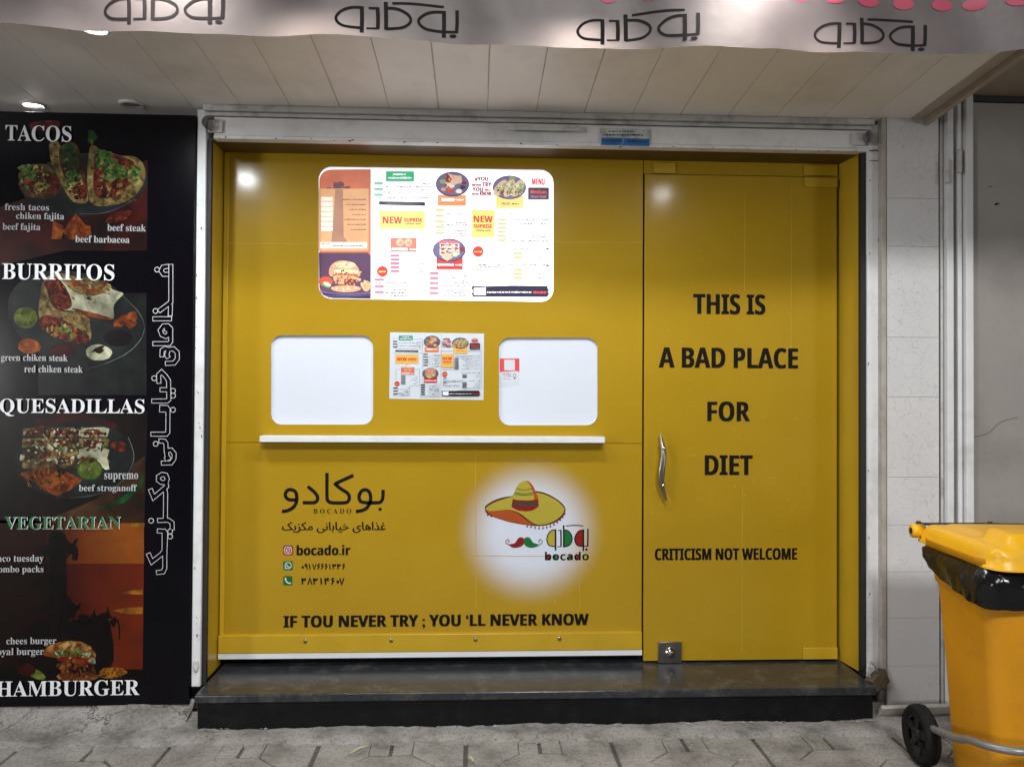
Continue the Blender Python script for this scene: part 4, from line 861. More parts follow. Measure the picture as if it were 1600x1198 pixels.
s.poly([(X0, 640), (231, 640), (226, 817), (X0, 817)], silh); s.poly(A(ell(560, 210, 300, 80, 26, .05, .1, 3)), dkred); s.poly([(150, 780), (190, 740), (226, 712), (226, 817), (60, 817)], food('print_table', (38, 22, 12), (60, 38, 22), (76, 52, 32), 6))
s.poly(A([(720, 830), (900, 760), (1050, 640), (1060, 560), (1075, 600), (1060, 680), (930, 790), (760, 830)]), food('print_green_rim', (6, 40, 16), (10, 60, 26), (16, 80, 36), 10))
s.poly(A(ell(560, 470, 450, 290, 56, -.06)), plate_d); s.stroke(A([(520, 755), (700, 735), (850, 680), (960, 570), (1003, 440), (960, 300)]), .8, rimm, 6)
for r_ in range(4):
    for k in range(3):
        x_, y_ = 165+k*212, 225+r_*78
        s.poly(A([(x_+5, y_+8), (x_+190, y_), (x_+212+(k == 2)*20, y_+14), (x_+205+(k == 2)*10, y_+72), (x_, y_+76)]), tort if (r_+k) % 2 else cream if k == 2 else tort_d)
        if r_ < 2: s.poly(A(ell(x_+105, y_+40, 80, 24, 20, 0, .3, r_*5+k)), beef)
        for j in range(3): s.poly(A(ell(x_+50+j*55, y_+20+14*(j % 2), 10, 8, 8, 0, .3, j+k)), cream)
s.poly(A([(700, 390), (790, 385), (820, 540), (790, 545), (720, 470)]), cream)
for pl in ([(150, 570), (320, 520), (430, 540), (420, 640), (200, 620)], [(380, 640), (500, 560), (620, 620), (520, 700), (430, 740)], [(250, 620), (400, 650), (430, 740), (330, 700)]): s.poly(A(pl), chip)
s.poly(A(ell(672, 540, 95, 80, 30)), food('print_lime_rind', (30, 56, 8), (46, 78, 14), (60, 94, 22), 12)); s.poly(A(ell(674, 538, 80, 66, 28)), lime); s.poly(A(ell(670, 540, 8, 8, 10)), cream); s.poly(A(ell(890, 370, 60, 40, 18, .2, .3, 6)), beef)
crumbs(s, A, 480, 270, 320, 50, 90, [beef, bd, cream, tort, chip], 5, 20, 16); crumbs(s, A, 480, 370, 320, 40, 60, [beef, tort_d, cream, tort, leaf], 5, 22, 17); crumbs(s, A, 440, 460, 290, 40, 50, [tort, tort_d, chip, cream], 6, 26, 18); crumbs(s, A, 380, 620, 190, 70, 40, [chip, tort_d, gold], 5, 22, 19)
s.build('quesadilla_picture', bb)
s = Print(YB, .0008); A = V(0, 840, 4.28)
s.poly([(X0, 812), (225, 817), (225, 880), (X0, 880)], orange); s.poly([(X0, 880), (225, 880), (223, 1062), (X0, 1062)], orange2); pass
s.poly(A([(800, 365), (900, 348), (955, 345), (955, 378), (850, 376)]), gold); s.poly(A([(750, 485), (850, 465), (955, 462), (955, 508), (850, 508)]), gold); s.poly([(205, 817), (226, 816.5), (226, 822), (205, 823)], gold)
s.poly(A(smooth([(330, -20), (440, -20), (445, 200), (455, 600), (470, 720), (330, 720), (340, 500), (335, 250)], 4, True)), silh)
s.poly([(78, 832), (98, 831), (100, 850), (110, 853), (118, 842), (123, 840), (116, 858), (100, 866), (80, 864), (62, 866), (56, 858), (62, 850), (76, 853)], silh)
s.stroke(A([(430, 40), (500, 70), (500, 150)]), 9, silh, 5); s.poly(A(smooth([(200, 320), (290, 260), (370, 270), (370, 370), (280, 380), (300, 330)], 4, True)), silh); s.poly(A(ell(400, 470, 105, 70, 24, 0, .12, 3)), silh)
s.poly(A(smooth([(180, 620), (400, 560), (600, 540), (720, 520), (720, 900), (180, 900)], 4, True)), silh); s.stroke(A([(560, 560), (720, 530), (790, 560), (800, 680)]), 2.5, silh, 5); s.poly(A([(700, 530), (720, 455), (745, 530)]), silh); s.poly(A([(610, 540), (630, 470), (650, 540)]), silh)
crumbs(s, A, 400, 80, 110, 60, 30, [silh], 16, 40, 41, .4); crumbs(s, A, 330, 320, 110, 60, 26, [silh], 16, 44, 42, .4); crumbs(s, A, 400, 470, 120, 80, 34, [silh], 14, 40, 43); crumbs(s, A, 620, 560, 150, 50, 40, [silh], 10, 34, 44, .5); crumbs(s, A, 420, 600, 230, 50, 36, [silh], 16, 40, 45)
s.build('cactus_picture', bb)
s = Print(YB, .0016)
s.poly([(X0, 1045), (225, 1045), (225, 1066), (X0, 1066)], silh)
bn = food('print_bun', (70, 30, 8), (120, 64, 24), (166, 122, 66), 20)
s.poly(A(smooth([(290, 780), (330, 720), (430, 690), (540, 692), (620, 740), (640, 800), (560, 800), (400, 800)], 5, True)), bn); s.poly(A(ell(500, 730, 110, 34, 24, .05, .06, 3)), food('print_bun_top', (100, 66, 26), (150, 118, 66), (176, 150, 96), 24))
s.poly(A(ell(480, 775, 130, 26, 28, .08, .22, 4)), leaf); s.poly(A(ell(500, 812, 120, 24, 26, .04, .06, 3)), food('print_tomato', (90, 14, 4), (140, 28, 8), (166, 50, 16), 16)); s.poly(A(ell(520, 860, 130, 50, 26, .06, .15, 6)), chip); s.poly(A(ell(540, 870, 90, 36, 24, 0, .2, 7)), beef); s.poly(A(ell(520, 925, 140, 36, 28)), bn); s.poly(A(ell(620, 820, 24, 20, 14, .3, .4, 2)), cream)
s.poly(A(ell(750, 900, 95, 36, 24, -.1, .15, 8)), gold); s.poly(A(ell(245, 910, 64, 30, 22, .4, .05, 3)), lime); s.poly(A(ell(180, 880, 60, 44, 18, 0, .1, 2)), dkred)
crumbs(s, A, 490, 780, 130, 24, 40, [leaf, lfd, cream, beef], 5, 18, 20); crumbs(s, A, 530, 870, 120, 50, 60, [beef, bd, chip, tort], 6, 22, 21); crumbs(s, A, 480, 735, 120, 36, 26, [tort, bn, chip], 5, 16, 22); crumbs(s, A, 740, 905, 90, 30, 24, [gold, chip, tort_d], 5, 18, 23)
s.build('burger_picture', bb)
s = Print(YB, .0065)
for t_, a, b, c, d in (('TACOS', 10, 197, 113, 222), ('BURRITOS', 5, 412.5, 180, 438), ('QUESADILLAS', 1, 623, 227, 650.5), ('HAMBURGER', -4, 1061.5, 219, 1086)): s.text(t_, a, b, c, d, white_ink, 'serif'); s.build('lettering', bb)
s.text('VEGETARIAN', 9.3, 806.8, 190.3, 826.3, white_ink, 'serif'); s.text('VEGETARIAN', 8.4, 806, 189.6, 826, green_ink, 'serif'); s.build('lettering', bb)
for t_, a, b, c, d in (('fresh tacos', 9, 319, 78, 329.5), ('chiken fajita', 26.5, 333, 101.5, 346), ('beef fajita', 5.5, 349.5, 64.5, 363), ('beef steak', 169, 351, 229, 362), ('beef barbacoa', 119, 369, 203.5, 380),
                       ('green chiken steak', 3, 553.5, 107, 567), ('red chiken steak', 39.5, 571, 130.5, 582), ('supremo', 164, 738.5, 217, 752), ('beef stroganoff', 124.5, 756.5, 215, 769.5),
                       ('taco tuesday', -7, 866, 69.5, 879.5), ('combo packs', -7, 883, 69.5, 896), ('chees burger', 11.5, 994.5, 89.5, 1008), ('royal burger', -9, 1011, 70, 1025)):
    s.text(t_, a, b, c, d, pale_text, 'serif'); s.build('lettering', bb)
# outlined vertical script: pale stroke, then a narrower black one on top
A, Bq, Cq = V(0, 400, 4.79), V(0, 620, 4.79), V(0, 840, 4.28)
strokes = [A([(1262, 78), (1222, 84), (1208, 112), (1226, 138), (1264, 138)]), A([(1281, 66), (1281, 345), (1262, 360), (1192, 412)]), A([(1262, 352), (1278, 372), (1276, 446)]), A([(1148, 470), (1284, 470)]),
           A([(1148, 656), (1268, 656), (1280, 640), (1280, 545), (1258, 522), (1226, 524), (1202, 556), (1214, 590), (1244, 602), (1268, 584), (1262, 552), (1236, 546)]),
           A([(1214, 752), (1216, 706), (1240, 692), (1262, 700), (1250, 740), (1262, 760)]), A([(1262, 700), (1300, 694), (1328, 720), (1330, 768), (1306, 800), (1242, 804)]),
           A([(1192, 950), (1190, 888), (1212, 868), (1240, 896), (1264, 932), (1266, 1072), (1252, 1084), (1140, 1084)]), A([(1202, 1000), (1262, 1000)]),
           A([(1198, 1150), (1248, 1152), (1262, 1168), (1262, 1330), (1250, 1346), (1136, 1346)][:3]) , Bq([(1200, 76), (1250, 78), (1260, 92), (1258, 264), (1246, 278), (1134, 278)]),
           Bq([(1194, 328), (1232, 330), (1244, 346), (1246, 400), (1284, 396), (1306, 424), (1304, 462), (1282, 492), (1212, 494)]), Bq([(1248, 396), (1252, 440), (1262, 456), (1240, 466)]),
           Bq([(1244, 640), (1254, 612), (1244, 584), (1216, 578), (1188, 596), (1188, 622), (1210, 638), (1244, 640), (1250, 668), (1152, 750), (1128, 690)]), Bq([(1236, 690), (1242, 720), (1240, 910)]),
           Bq([(1184, 922), (1262, 920), (1290, 940), (1292, 990)]), Bq([(1182, 1000), (1232, 1002), (1242, 1016), (1236, 1180)]) , Cq([(1100, -40), (1100, 84), (1082, 108), (1018, 158), (994, 104)]), Cq([(1092, 98), (1104, 118), (1104, 200), (1092, 226), (1050, 230)])]
dots = [A([(1178, 103)])[0], A([(1166, 412)])[0], A([(1157, 914)])[0], A([(1298, 1008)])[0], A([(1298, 1044)])[0], A([(1297, 1150)])[0], Bq([(1168, 350)])[0], Bq([(1134, 924)])[0], Bq([(1276, 1004)])[0], Bq([(1276, 1042)])[0]]
s = Print(YB, .0030)
for st in strokes: s.stroke(st, 7.4, grey_ink, cap=1.0)
for d in dots: s.poly(ell(d[0], d[1], 4.4, 4.4, 18), grey_ink)
for st in strokes: s.stroke(st, 5.4, bblack)
for d in dots: s.poly(ell(d[0], d[1], 3.2, 3.2, 16), bblack)
s.build('script_lettering', bb)
# rough rendered foot below the billboard
g = B(); rg = random.Random(4); rows = []
plinth_m = concrete('cracked_render') if True else mat('x', (.40, .39, .375, 1), .85, var=.2, scale=9, dirt=(.10, .095, .085, 1), dscale=7, damt=.8, bump=.7, bscale=40)
for j in range(6):
    u_ = j/5; rows.append([(-3.6+i*.04, YB+.03-.17*u_**1.6+rg.uniform(-.004, .004), zb0+.02-(zb0+.02)*u_+.012*(1-u_)*math.sin(i*.37)+rg.uniform(-.004, .004)) for i in range(1+int((xb1+.02+3.6)/.04))])
g.grid(rows); tag(g.build('plinth', plinth_m), 'cracked pale rendered plinth along the foot of the food billboard', 'plinth')

# ================================================================== canopy soffit of white boards
ZC = zt+.026; SL = .0617; YV = -1.13                 # soffit height at the wall, its slope, plane of the cloth valance
def zc(y): return ZC+SL*(YF-y)
XCR = P(1418, 213, YF).x; YE = YV+.035
cano = thing('canopy', (0, YF, ZC), 'white boarded canopy soffit over the shop front', 'canopy')
xj = P(685.5, 187, YF).x; wj = (P(987, 193, YF).x-P(531.6, 184, YF).x)/6
ceil_trim_m = grimy_paint
g = B(); y0, y1 = .02, YE
i = -16
while xj+i*wj < XCR:
    a, b = xj+i*wj, min(xj+(i+1)*wj, XCR); e = .0025
    g.face([(a+e, y0, zc(y0)), (b-e, y0, zc(y0)), (b-e, y1, zc(y1)), (a+e, y1, zc(y1))])
    for x_, dx in ((a+e, -e), (b-e, e)): g.face([(x_, y0, zc(y0)), (x_, y1, zc(y1)), (x_+dx, y1, zc(y1)+.008), (x_+dx, y0, zc(y0)+.008)])
    i += 1
g.build('soffit', cream_panel, cano)
g = B(); vs = g.box(xj-16*wj, XCR+.02, YE, .02, 0, .2)
for v in vs: v.co.z = zc(v.co.y)+.012+v.co.z
g.build('roof_light_block', wall_m, cano)  # unseen roof over the soffit, added to block light
def edge_box(xa, xb, dz0, dz1, name, m):
    g = B(); vs = g.box(xa, xb, YE, YF-.003, 0, 1)
    for v in vs: v.co.z = zc(v.co.y)+(dz0 if v.co.z < .5 else dz1)
    bmesh.ops.bevel(g.bm, geom=g.bm.edges[:], offset=.002, segments=1, affect='EDGES'); return g.build(name, m, cano)
edge_box(XCR-.002, XCR+.052, -.004, .20, 'edge_trim', mat('edge_trim', (.42, .37, .32, 1), .5, var=.08, bump=.05))
edge_box(XCR+.0525, XCR+.075, -.03, .2, 'edge_board', mat('edge_board', (.40, .33, .27, 1), .55, var=.1))
g = B()
for px_, py_ in ((900, 99), ): c = PZ(px_, py_, zc(-.75)); g.lathe([(0, .004), (.012, .003), (.014, -.003)], c, (0, 0, -1), 12)
g.build('stain', mat('soffit_stain', (.1, .08, .06, 1), .8), cano)

# recessed downlights
lens_on = mat('lamp_glow', (1, .98, .95, 1), .4, emit=22.0, var=.0); lens_off = mat('lamp_off', (.22, .22, .22, 1), .25)
rim = mat('lamp_rim', (.62, .61, .59, 1), .4, var=.1)
def downlight(c, on, label, energy=0, col=(1, .98, .95), size=172, r=.037, group=None, blend=.7, drop=0.0):
    t = thing('downlight', c, label, 'downlight', group)
    n = (0, SL, -1)
    if drop:
        g = B(); g.lathe([(r*1.5, -.004), (r*1.5, drop-.004), (r*1.3, drop)], c, n, 32); g.build('drum', rim, t)
        c = Vector(c)+Vector((0, 0, -drop))
    g = B(); g.lathe([(r, -.004), (r, .004), (r*1.12, .007), (r*1.3, .005), (r*1.36, 0), (r*1.36, -.004)], c, n, 32); g.build('rim', rim, t)
    g = B(); g.lathe([(0, .003), (r, .002)], c, n, 28); g.build('lens', lens_on if on else lens_off, t)
    if energy:
        l = lamp('downlight_beam', 'SPOT', Vector(c)+Vector((0, 0, -.02)), energy, col, Vector(c)+Vector((0, 0, -1)), R(size), blend, .045)
        l.parent = t; l.matrix_parent_inverse = Matrix.Translation(-Vector(t.location))
def on_soffit(px, py):
    d = ray(px, py); k = (zc(YF)-CAM.z - SL*(CAM.y-YF)) / (d.z + SL*d.y); return CAM + d*k
E_DL = 36
downlight(on_soffit(52, 164), True, 'lit recessed downlight above the TACOS billboard', 9, (1, .93, .84))
downlight(on_soffit(206, 163), False, 'switched off recessed downlight beside the left shutter guide')
downlight(on_soffit(148, 31), True, 'bright downlight half hidden by the lower edge of the cloth valance', E_DL, (.93, .97, 1.0), drop=.03)
for px_, lb in ((617, 'bright downlight behind the valance above the left half of the menu board'), (830, 'bright downlight behind the valance above the right half of the menu board'), (1033, 'bright downlight behind the valance in front of the glass door')):
    y_ = -.98; downlight(Vector((P(px_, 300, -y_).x, y_, zc(y_))), True, lb, E_DL*(.3 if px_ > 900 else 1), (.93, .97, 1.0), drop=.055)

# ================================================================== cloth valance with the shop name
def ripple(x, z): return YV + .014*math.sin(x*5.3+.6)+.008*math.sin(x*11.7+2+z*3)+.004*math.sin(x*23+z*9) - .02*math.exp(-((x-.86)/.16)**2)
cloth = bpy.data.materials.new('valance_cloth'); cloth.use_nodes = True
n = cloth.node_tree; Ln = n.links.new; b = n.nodes['Principled BSDF']; out = n.nodes['Material Output']
tcn = n.nodes.new('ShaderNodeTexCoord'); no = n.nodes.new('ShaderNodeTexNoise'); no.inputs['Scale'].default_value = 5; no.inputs['Detail'].default_value = 8; Ln(tcn.outputs['Object'], no.inputs['Vector'])
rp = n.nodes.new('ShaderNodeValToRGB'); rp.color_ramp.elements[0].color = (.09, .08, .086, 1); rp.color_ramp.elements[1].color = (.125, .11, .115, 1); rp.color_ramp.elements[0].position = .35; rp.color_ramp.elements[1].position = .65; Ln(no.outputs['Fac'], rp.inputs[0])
Ln(rp.outputs[0], b.inputs['Base Color']); b.inputs['Roughness'].default_value = .5
n3 = n.nodes.new('ShaderNodeTexNoise'); n3.inputs['Scale'].default_value = 14; Ln(tcn.outputs['Object'], n3.inputs['Vector']); bp = n.nodes.new('ShaderNodeBump'); bp.inputs['Strength'].default_value = .25; bp.inputs['Distance'].default_value = .01; Ln(n3.outputs['Fac'], bp.inputs['Height']); Ln(bp.outputs[0], b.inputs['Normal'])
tr = n.nodes.new('ShaderNodeBsdfTranslucent'); tr.inputs[0].default_value = (.55, .42, .36, 1)
mxs = n.nodes.new('ShaderNodeMixShader'); mxs.inputs[0].default_value = .1; Ln(b.outputs[0], mxs.inputs[1]); Ln(tr.outputs[0], mxs.inputs[2]); Ln(mxs.outputs[0], out.inputs[0])
edge = [(-260, 24), (0, 38), (130, 44), (260, 49), (400, 55.5), (600, 62), (800, 69.5), (1000, 75.5), (1120, 79), (1180, 83.5), (1230, 82), (1330, 82), (1450, 82.5), (1600, 79), (1900, 76)]
def edge_y(px):
    for (a, ya), (c, yc) in zip(edge, edge[1:]):
        if a <= px <= c: return ya+(yc-ya)*(px-a)/(c-a)
    return edge[-1][1]
val = thing('awning_valance', (0, YV, P(800, 70, YV).z), 'pale cloth awning valance printed with black shop names', 'awning')
rows = []; NX = 260
for j in range(15):
    rw = []
    for i in range(NX+1):
        p = P(-260+i*2160/NX, edge_y(-260+i*2160/NX), YV); z = p.z+j*.03
        rw.append((p.x, ripple(p.x, z), z))
    rows.append(rw)
g = B(); g.grid(rows); g.build('cloth', cloth, val)
cloth_ink = mat('cloth_ink', (.012, .011, .012, 1), .7, var=.25, scale=20, spec=.15); pinkm = mat('cloth_pink', (.38, .055, .10, 1), .55, var=.1)
s = Print(YV, .002, warp=ripple)
for ox_, oy_, w_ in ((156.5, -13.5, 194), (523, 6.5, 194), (899, 19.5, 191), (1268.5, 29, 184)):
    s = Print(YV, .002, warp=ripple); logo(s, ox_, oy_, w_/765, cloth_ink); s.build('shop_name', val)
s = Print(YV, .002, warp=ripple)
for x_, y_, r_ in ((952, -7, 13), (1015, -6, 13), (1073, -5.5, 13), (1130, -5, 14), (1188, -4, 14), (1249, -3.5, 15), (1303, -1, 16), (1357, 2.5, 17), (1415, 4, 17), (1477, 4.5, 17), (1527, 4.5, 18), (1588, 3.5, 19)): s.poly(ell(x_, y_, r_, 9, 22), pinkm); s.build('scallop', val)
# lamps of the sign above the canopy wash down the cloth
for x_ in (-.95, .86):
    c = Vector((x_, YV-.22, P(800, 20, YV).z+.27))
    t = thing('sign_lamp', c, 'small sign lamp washing down the cloth valance', 'lamp', 'sign lamps above the valance')
    g = B(); g.lathe([(.0, -.05), (.03, -.045), (.036, .0), (.05, .03), (.046, .03), (.0, .01)], c, (0, .4, -1), 22); g.build('lamp_head', rim, t)
    g = B(); g.tube([c+Vector((0, 0, .03)), c+Vector((0, .02, .1)), c+Vector((0, .23, .14))], .008, 8); g.build('lamp_arm', rim, t)
    l = lamp('sign_lamp_beam', 'SPOT', c+Vector((0, .012, -.045)), 26, (1, .9, .82), c+Vector((0, .36, -.6)), R(110), 1.0, .03); l.parent = t; l.matrix_parent_inverse = Matrix.Translation(-c)

# ================================================================== right hand side: tiled pier, gate frame, grey wall, neighbour's canopy
YT = -.22
marble = bpy.data.materials.new('veined_marble'); marble.use_nodes = True
n = marble.node_tree; Ln = n.links.new; b = n.nodes['Principled BSDF']; geo = n.nodes.new('ShaderNodeNewGeometry')
n1 = n.nodes.new('ShaderNodeTexNoise'); n1.inputs['Scale'].default_value = 5; n1.inputs['Detail'].default_value = 8; Ln(geo.outputs['Position'], n1.inputs['Vector'])
mxv = n.nodes.new('ShaderNodeMix'); mxv.data_type = 'RGBA'; mxv.inputs[0].default_value = .22; Ln(geo.outputs['Position'], mxv.inputs[6]); Ln(n1.outputs['Color'], mxv.inputs[7])
vo = n.nodes.new('ShaderNodeTexVoronoi'); vo.feature = 'DISTANCE_TO_EDGE'; vo.inputs['Scale'].default_value = 27; Ln(mxv.outputs[2], vo.inputs['Vector'])
r1 = n.nodes.new('ShaderNodeValToRGB'); r1.color_ramp.elements[0].color = (.7, .7, .7, 1); r1.color_ramp.elements[1].color = (0, 0, 0, 1); r1.color_ramp.elements[0].position = .0; r1.color_ramp.elements[1].position = .028; Ln(vo.outputs['Distance'], r1.inputs[0])
n2 = n.nodes.new('ShaderNodeTexNoise'); n2.inputs['Scale'].default_value = 3; n2.inputs['Detail'].default_value = 5; Ln(geo.outputs['Position'], n2.inputs['Vector'])
r2 = n.nodes.new('ShaderNodeValToRGB'); r2.color_ramp.elements[0].position = .34; r2.color_ramp.elements[1].position = .56; Ln(n2.outputs['Fac'], r2.inputs[0])
mu = n.nodes.new('ShaderNodeMath'); mu.operation = 'MULTIPLY'; Ln(r1.outputs[0], mu.inputs[0]); Ln(r2.outputs[0], mu.inputs[1])
r3 = n.nodes.new('ShaderNodeValToRGB'); r3.color_ramp.elements[0].color = (.56, .565, .58, 1); r3.color_ramp.elements[1].color = (.66, .66, .665, 1); Ln(n1.outputs['Fac'], r3.inputs[0])
mc = n.nodes.new('ShaderNodeMix'); mc.data_type = 'RGBA'; Ln(mu.outputs[0], mc.inputs[0]); Ln(r3.outputs[0], mc.inputs[6]); mc.inputs[7].default_value = (.38, .37, .375, 1); Ln(mc.outputs[2], b.inputs['Base Color']); b.inputs['Roughness'].default_value = .4
pier = thing('tiled_pier', P(1428, 1100, YT), 'grey veined marble tiled pier between the yellow front and the gate', 'wall')
xa, xb = PX(1386, YT), PX(1467, YT)
g = B(); zs = [P(1428, y, YT).z for y in (1118, 1040, 965, 893, 820, 745, 620, 527, 385, 310, 150)]
for z0_, z1_ in zip(zs, zs[1:]): g.box(xa, xb, YT, YT+.03, z0_+.0006, z1_-.0006, bev=.0006)
g.build('tiles', marble, pier)
g = B(); g.box(xa-.003, xb+.003, YT+.004, .05, -.02, zs[-1]); g.build('pier_core', mat('tile_grout', (.26, .245, .23, 1), .9), pier)
g = B(); g.box(PX(1377.5, YT), xa-.0035, YT-.004, .05, P(1380, 1060, YT).z, zs[-1], bev=.003); g.build('corner_bead', mat('beige_bead', (.40, .37, .33, 1), .6, var=.12, scale=14, dirt=(.15, .12, .1, 1), dscale=9), pier)
slabm = mat('pale_slab', (.46, .44, .41, 1), .7, var=.12, scale=20, dirt=(.2, .17, .14, 1), dscale=9, damt=.5, bump=.2)
g = B(); a, c = PZ(1390, 1132, 0), PZ(1500, 1120, 0)
M = Matrix.Translation(((a.x+c.x)/2, YT-.05, .025)) @ Matrix.Rotation(R(2), 4, 'Z') @ Matrix.Rotation(R(38), 4, 'X')
g.box(-.18, .19, -.008, .008, -.035, .04, bev=.003, M=M); tag(g.build('marble_slab', slabm), 'loose pale stone skirting slab leaning at the foot of the tiled pier', 'slab')
gate = thing('gate_frame', P(1495, 1100, YT), 'white steel gate frame with barrel hinges beside the grey wall', 'gate')
zg = zc(YT)-.0
for a, c, d in ((1470.5, 1474.5, .0), (1476, 1486, .022), (1494.5, 1501.5, .012), (1503.5, 1515, .03)):
    g = B(); g.box(PX(a, YT), PX(c, YT), YT-d, YT+.05, -.02, zg+.12, bev=.003); g.build('upright', white_paint if c-a > 6 else grimy_paint, gate)
g = B(); g.box(PX(1474, YT), PX(1505, YT), YT+.015, YT+.05, -.02, zg+.12); g.build('recess', mat('frame_recess', (.16, .155, .15, 1), .8, var=.2), gate)
for px_, py_ in ((1480.5, 268), (1499.5, 252), (1480.5, 905), (1499.5, 890)):
    c = P(px_, py_, YT-.03); g = B(); g.lathe([(0, .05), (.009, .05), (.010, .046), (.010, .003), (.008, .001), (.008, -.001), (.010, -.003), (.010, -.046), (.009, -.05), (0, -.05)], c, (0, 0, 1), 14); g.build('hinge', grimy_paint, gate)
greyw = mat('grey_metal_wall', (.31, .292, .275, 1), .5, var=.10, scale=2.2, dirt=(.19, .172, .155, 1), dscale=2, damt=.6, bump=.05, bscale=20)
g = B(); ZW = P(1560, 161, YT).z
g.box(PX(1515.5, YT), 4.5, YT, .1, -.05, ZW, bev=.002); gw = g.build('grey_wall', greyw); tag(gw, 'plain grey neighbouring wall behind the wheeled bin', 'wall')
s = Print(YT, .0008); s.poly(ell(1557, 319, 4, 1.6, 10, -.3, .4, 3), ink); s.stroke([(1520, 683), (1545, 676), (1562, 660), (1590, 652)], .9, mat('crack_dark', (.08, .075, .07, 1), .8), 3); s.poly(ell(1548, 292, 4, 1, 10, 0, .4), mat('scuff', (.16, .15, .14, 1), .8))
s.build('crack', gw)
g = B(); vs = g.box(XCR+.076, 4.5, -1.6, .1, ZW+.03, ZW+.06); g.build('tmp', mat('neighbour_soffit', (.36, .29, .22, 1), .5, var=.08))
o = bpy.data.objects['tmp']; o.name = 'neighbour_canopy'; tag(o, 'brownish soffit of the neighbouring shop above the grey wall', 'canopy')
g = B(); g.box(PX(1515.5, YT), 4.5, YT-.004, .1, ZW+.002, ZW+.028); g.build('shadow_gap', black_gap, None)  # black box in place of the shade in the gap above the wall
o = bpy.data.objects['shadow_gap']; o.name = 'wall_top_shade'; tag(o, 'thin black strip put in for the shade along the top of the grey wall', 'painted shade')

# ================================================================== wheeled bin
bin_y = mat('bin_plastic', (.70, .30, .007, 1), .42, var=.10, scale=4, bump=.06, bscale=160, dirt=(.40, .19, .03, 1), dscale=16, damt=.4)
lid_y = mat('lid_plastic', (.84, .45, .012, 1), .36, var=.05, scale=6, dirt=(.5, .38, .16, 1), dscale=9, damt=.35)
tyre_m = mat('tyre_rubber', (.009, .009, .0095, 1), .75, var=.4, scale=30, bump=.2, bscale=80, spec=.2); hub_m = mat('hub_plastic', (.014, .014, .015, 1), .5, var=.2, spec=.3)
bagm = mat('bin_bag', (.008, .008, .009, 1), .17, var=.3, scale=10, bump=.55, bscale=22)
grey_tube = mat('grey_tube', (.27, .275, .28, 1), .4, metal=.5, var=.12)
e2 = Vector((-.075, -.997, 0)).normalized(); e1 = Vector((-e2.y, e2.x, 0)).normalized()   # towards the street / along the wall
O = PZ(1455, 1192, 0); O.z = 0; O.x -= .03                              # left rear foot of the bin
BW, BD, BH = .44, .385, .80
bn_ = thing('wheeled_bin', O, 'yellow wheeled rubbish bin with closed lid beside the grey wall', 'rubbish bin')
TL = P(1462, 880, O.y+.0); 
def bp_(u, v, z): return Vector((O.x, O.y, 0)) + e1*u + e2*v + Vector((0, 0, z))
def ring(u0, u1, v0, v1, z, r, n=5):
    return [bp_(u, v, z) for u, v in rrect(u0, v0, u1, v1, r, n)]
g = B(); lv = []
for z, ins, r in ((.012, .078, .05), (.03, .074, .055), (.40, .050, .055), (.655, .030, .055), (.672, .026, .055), (.684, .016, .06), (.80, .006, .06), (.805, -.012, .06), (.828, -.012, .06)):
    lv.append(ring(ins, BW-ins*.9, ins*.35, BD-ins*.55, z, r))
g.grid(lv, wrap=True); g.face(list(reversed(lv[0]))); g.build('body', bin_y, bn_)
# lid: low dome with raised front bulge, hinge ears at the back
g = B(); nu, nv = 30, 34; rows = []
for j in range(nv+1):
    rw = []
    for i in range(nu+1):
        a_, b_ = i/nu, j/nv
        u = .006+(BW+.006)*a_; v = -.035+(BD+.075)*b_
        ed = min(1, min(a_, 1-a_)/.07)*min(1, min(b_, 1-b_)/.06)
        h = .030*(1-(1-ed)**2)
        hill = max(0, min(1, (a_-.12)/.06))*max(0, min(1, (.88-a_)/.06))*max(0, min(1, (b_-.60)/.05))*max(0, min(1, (.96-b_)/.06))
        rib = max(0, min(1, (a_-.14)/.04))*max(0, min(1, (.86-a_)/.04))*max(0, min(1, (b_-.08)/.05))*max(0, min(1, (.60-b_)/.06))
        z = .842+h+.040*hill*hill*(3-2*hill)+.010*rib-.006*b_*b_
        cx = 0 
        rr = .07                                       # rounded corners in plan
        if a_ < .5 and b_ > .5:
            du, dv = max(0, rr-(u-.006)), max(0, rr-(BD+.04-v))
            if du > 0 and dv > 0:
                L_ = math.hypot(du, dv)
                if L_ > rr: u += du*(1-rr/L_); v -= dv*(1-rr/L_)
        rw.append(bp_(u, v, z))
    rows.append(rw)
vv = g.grid(rows)
loop = [vv[0][i] for i in range(nu+1)] + [vv[j][nu] for j in range(1, nv+1)] + [vv[nv][i] for i in range(nu-1, -1, -1)] + [vv[j][0] for j in range(nv-1, 0, -1)]
low = [g.bm.verts.new(v.co+Vector((0, 0, -.026))) for v in loop]
ctr_ = bp_(BW/2, BD/2, 0)
low2 = []
for v in low:
    d = Vector((v.co.x-ctr_.x, v.co.y-ctr_.y, 0)).normalized(); low2.append(g.bm.verts.new(v.co+d*.006+Vector((0, 0, -.004))))
low3 = [g.bm.verts.new(v.co+Vector((0, 0, -.009))) for v in low2]
for A1, B1 in ((loop, low), (low, low2), (low2, low3)):
    for k in range(len(A1)):
        f = g.bm.faces.new((A1[k], A1[(k+1) % len(A1)], B1[(k+1) % len(A1)], B1[k])); f.smooth = True
lid = g.build('lid', lid_y, bn_)
for u0, u1 in ((-.022, .016), (BW-.004, BW+.03)):
    g = B(); c = bp_(u0, -.045, .842); g.lathe([(0, 0), (.012, 0), (.024, .003), (.026, .010), (.026, .046), (.022, u1-u0)], c, e1, 20); g.build('hinge_ear', lid_y, lid)
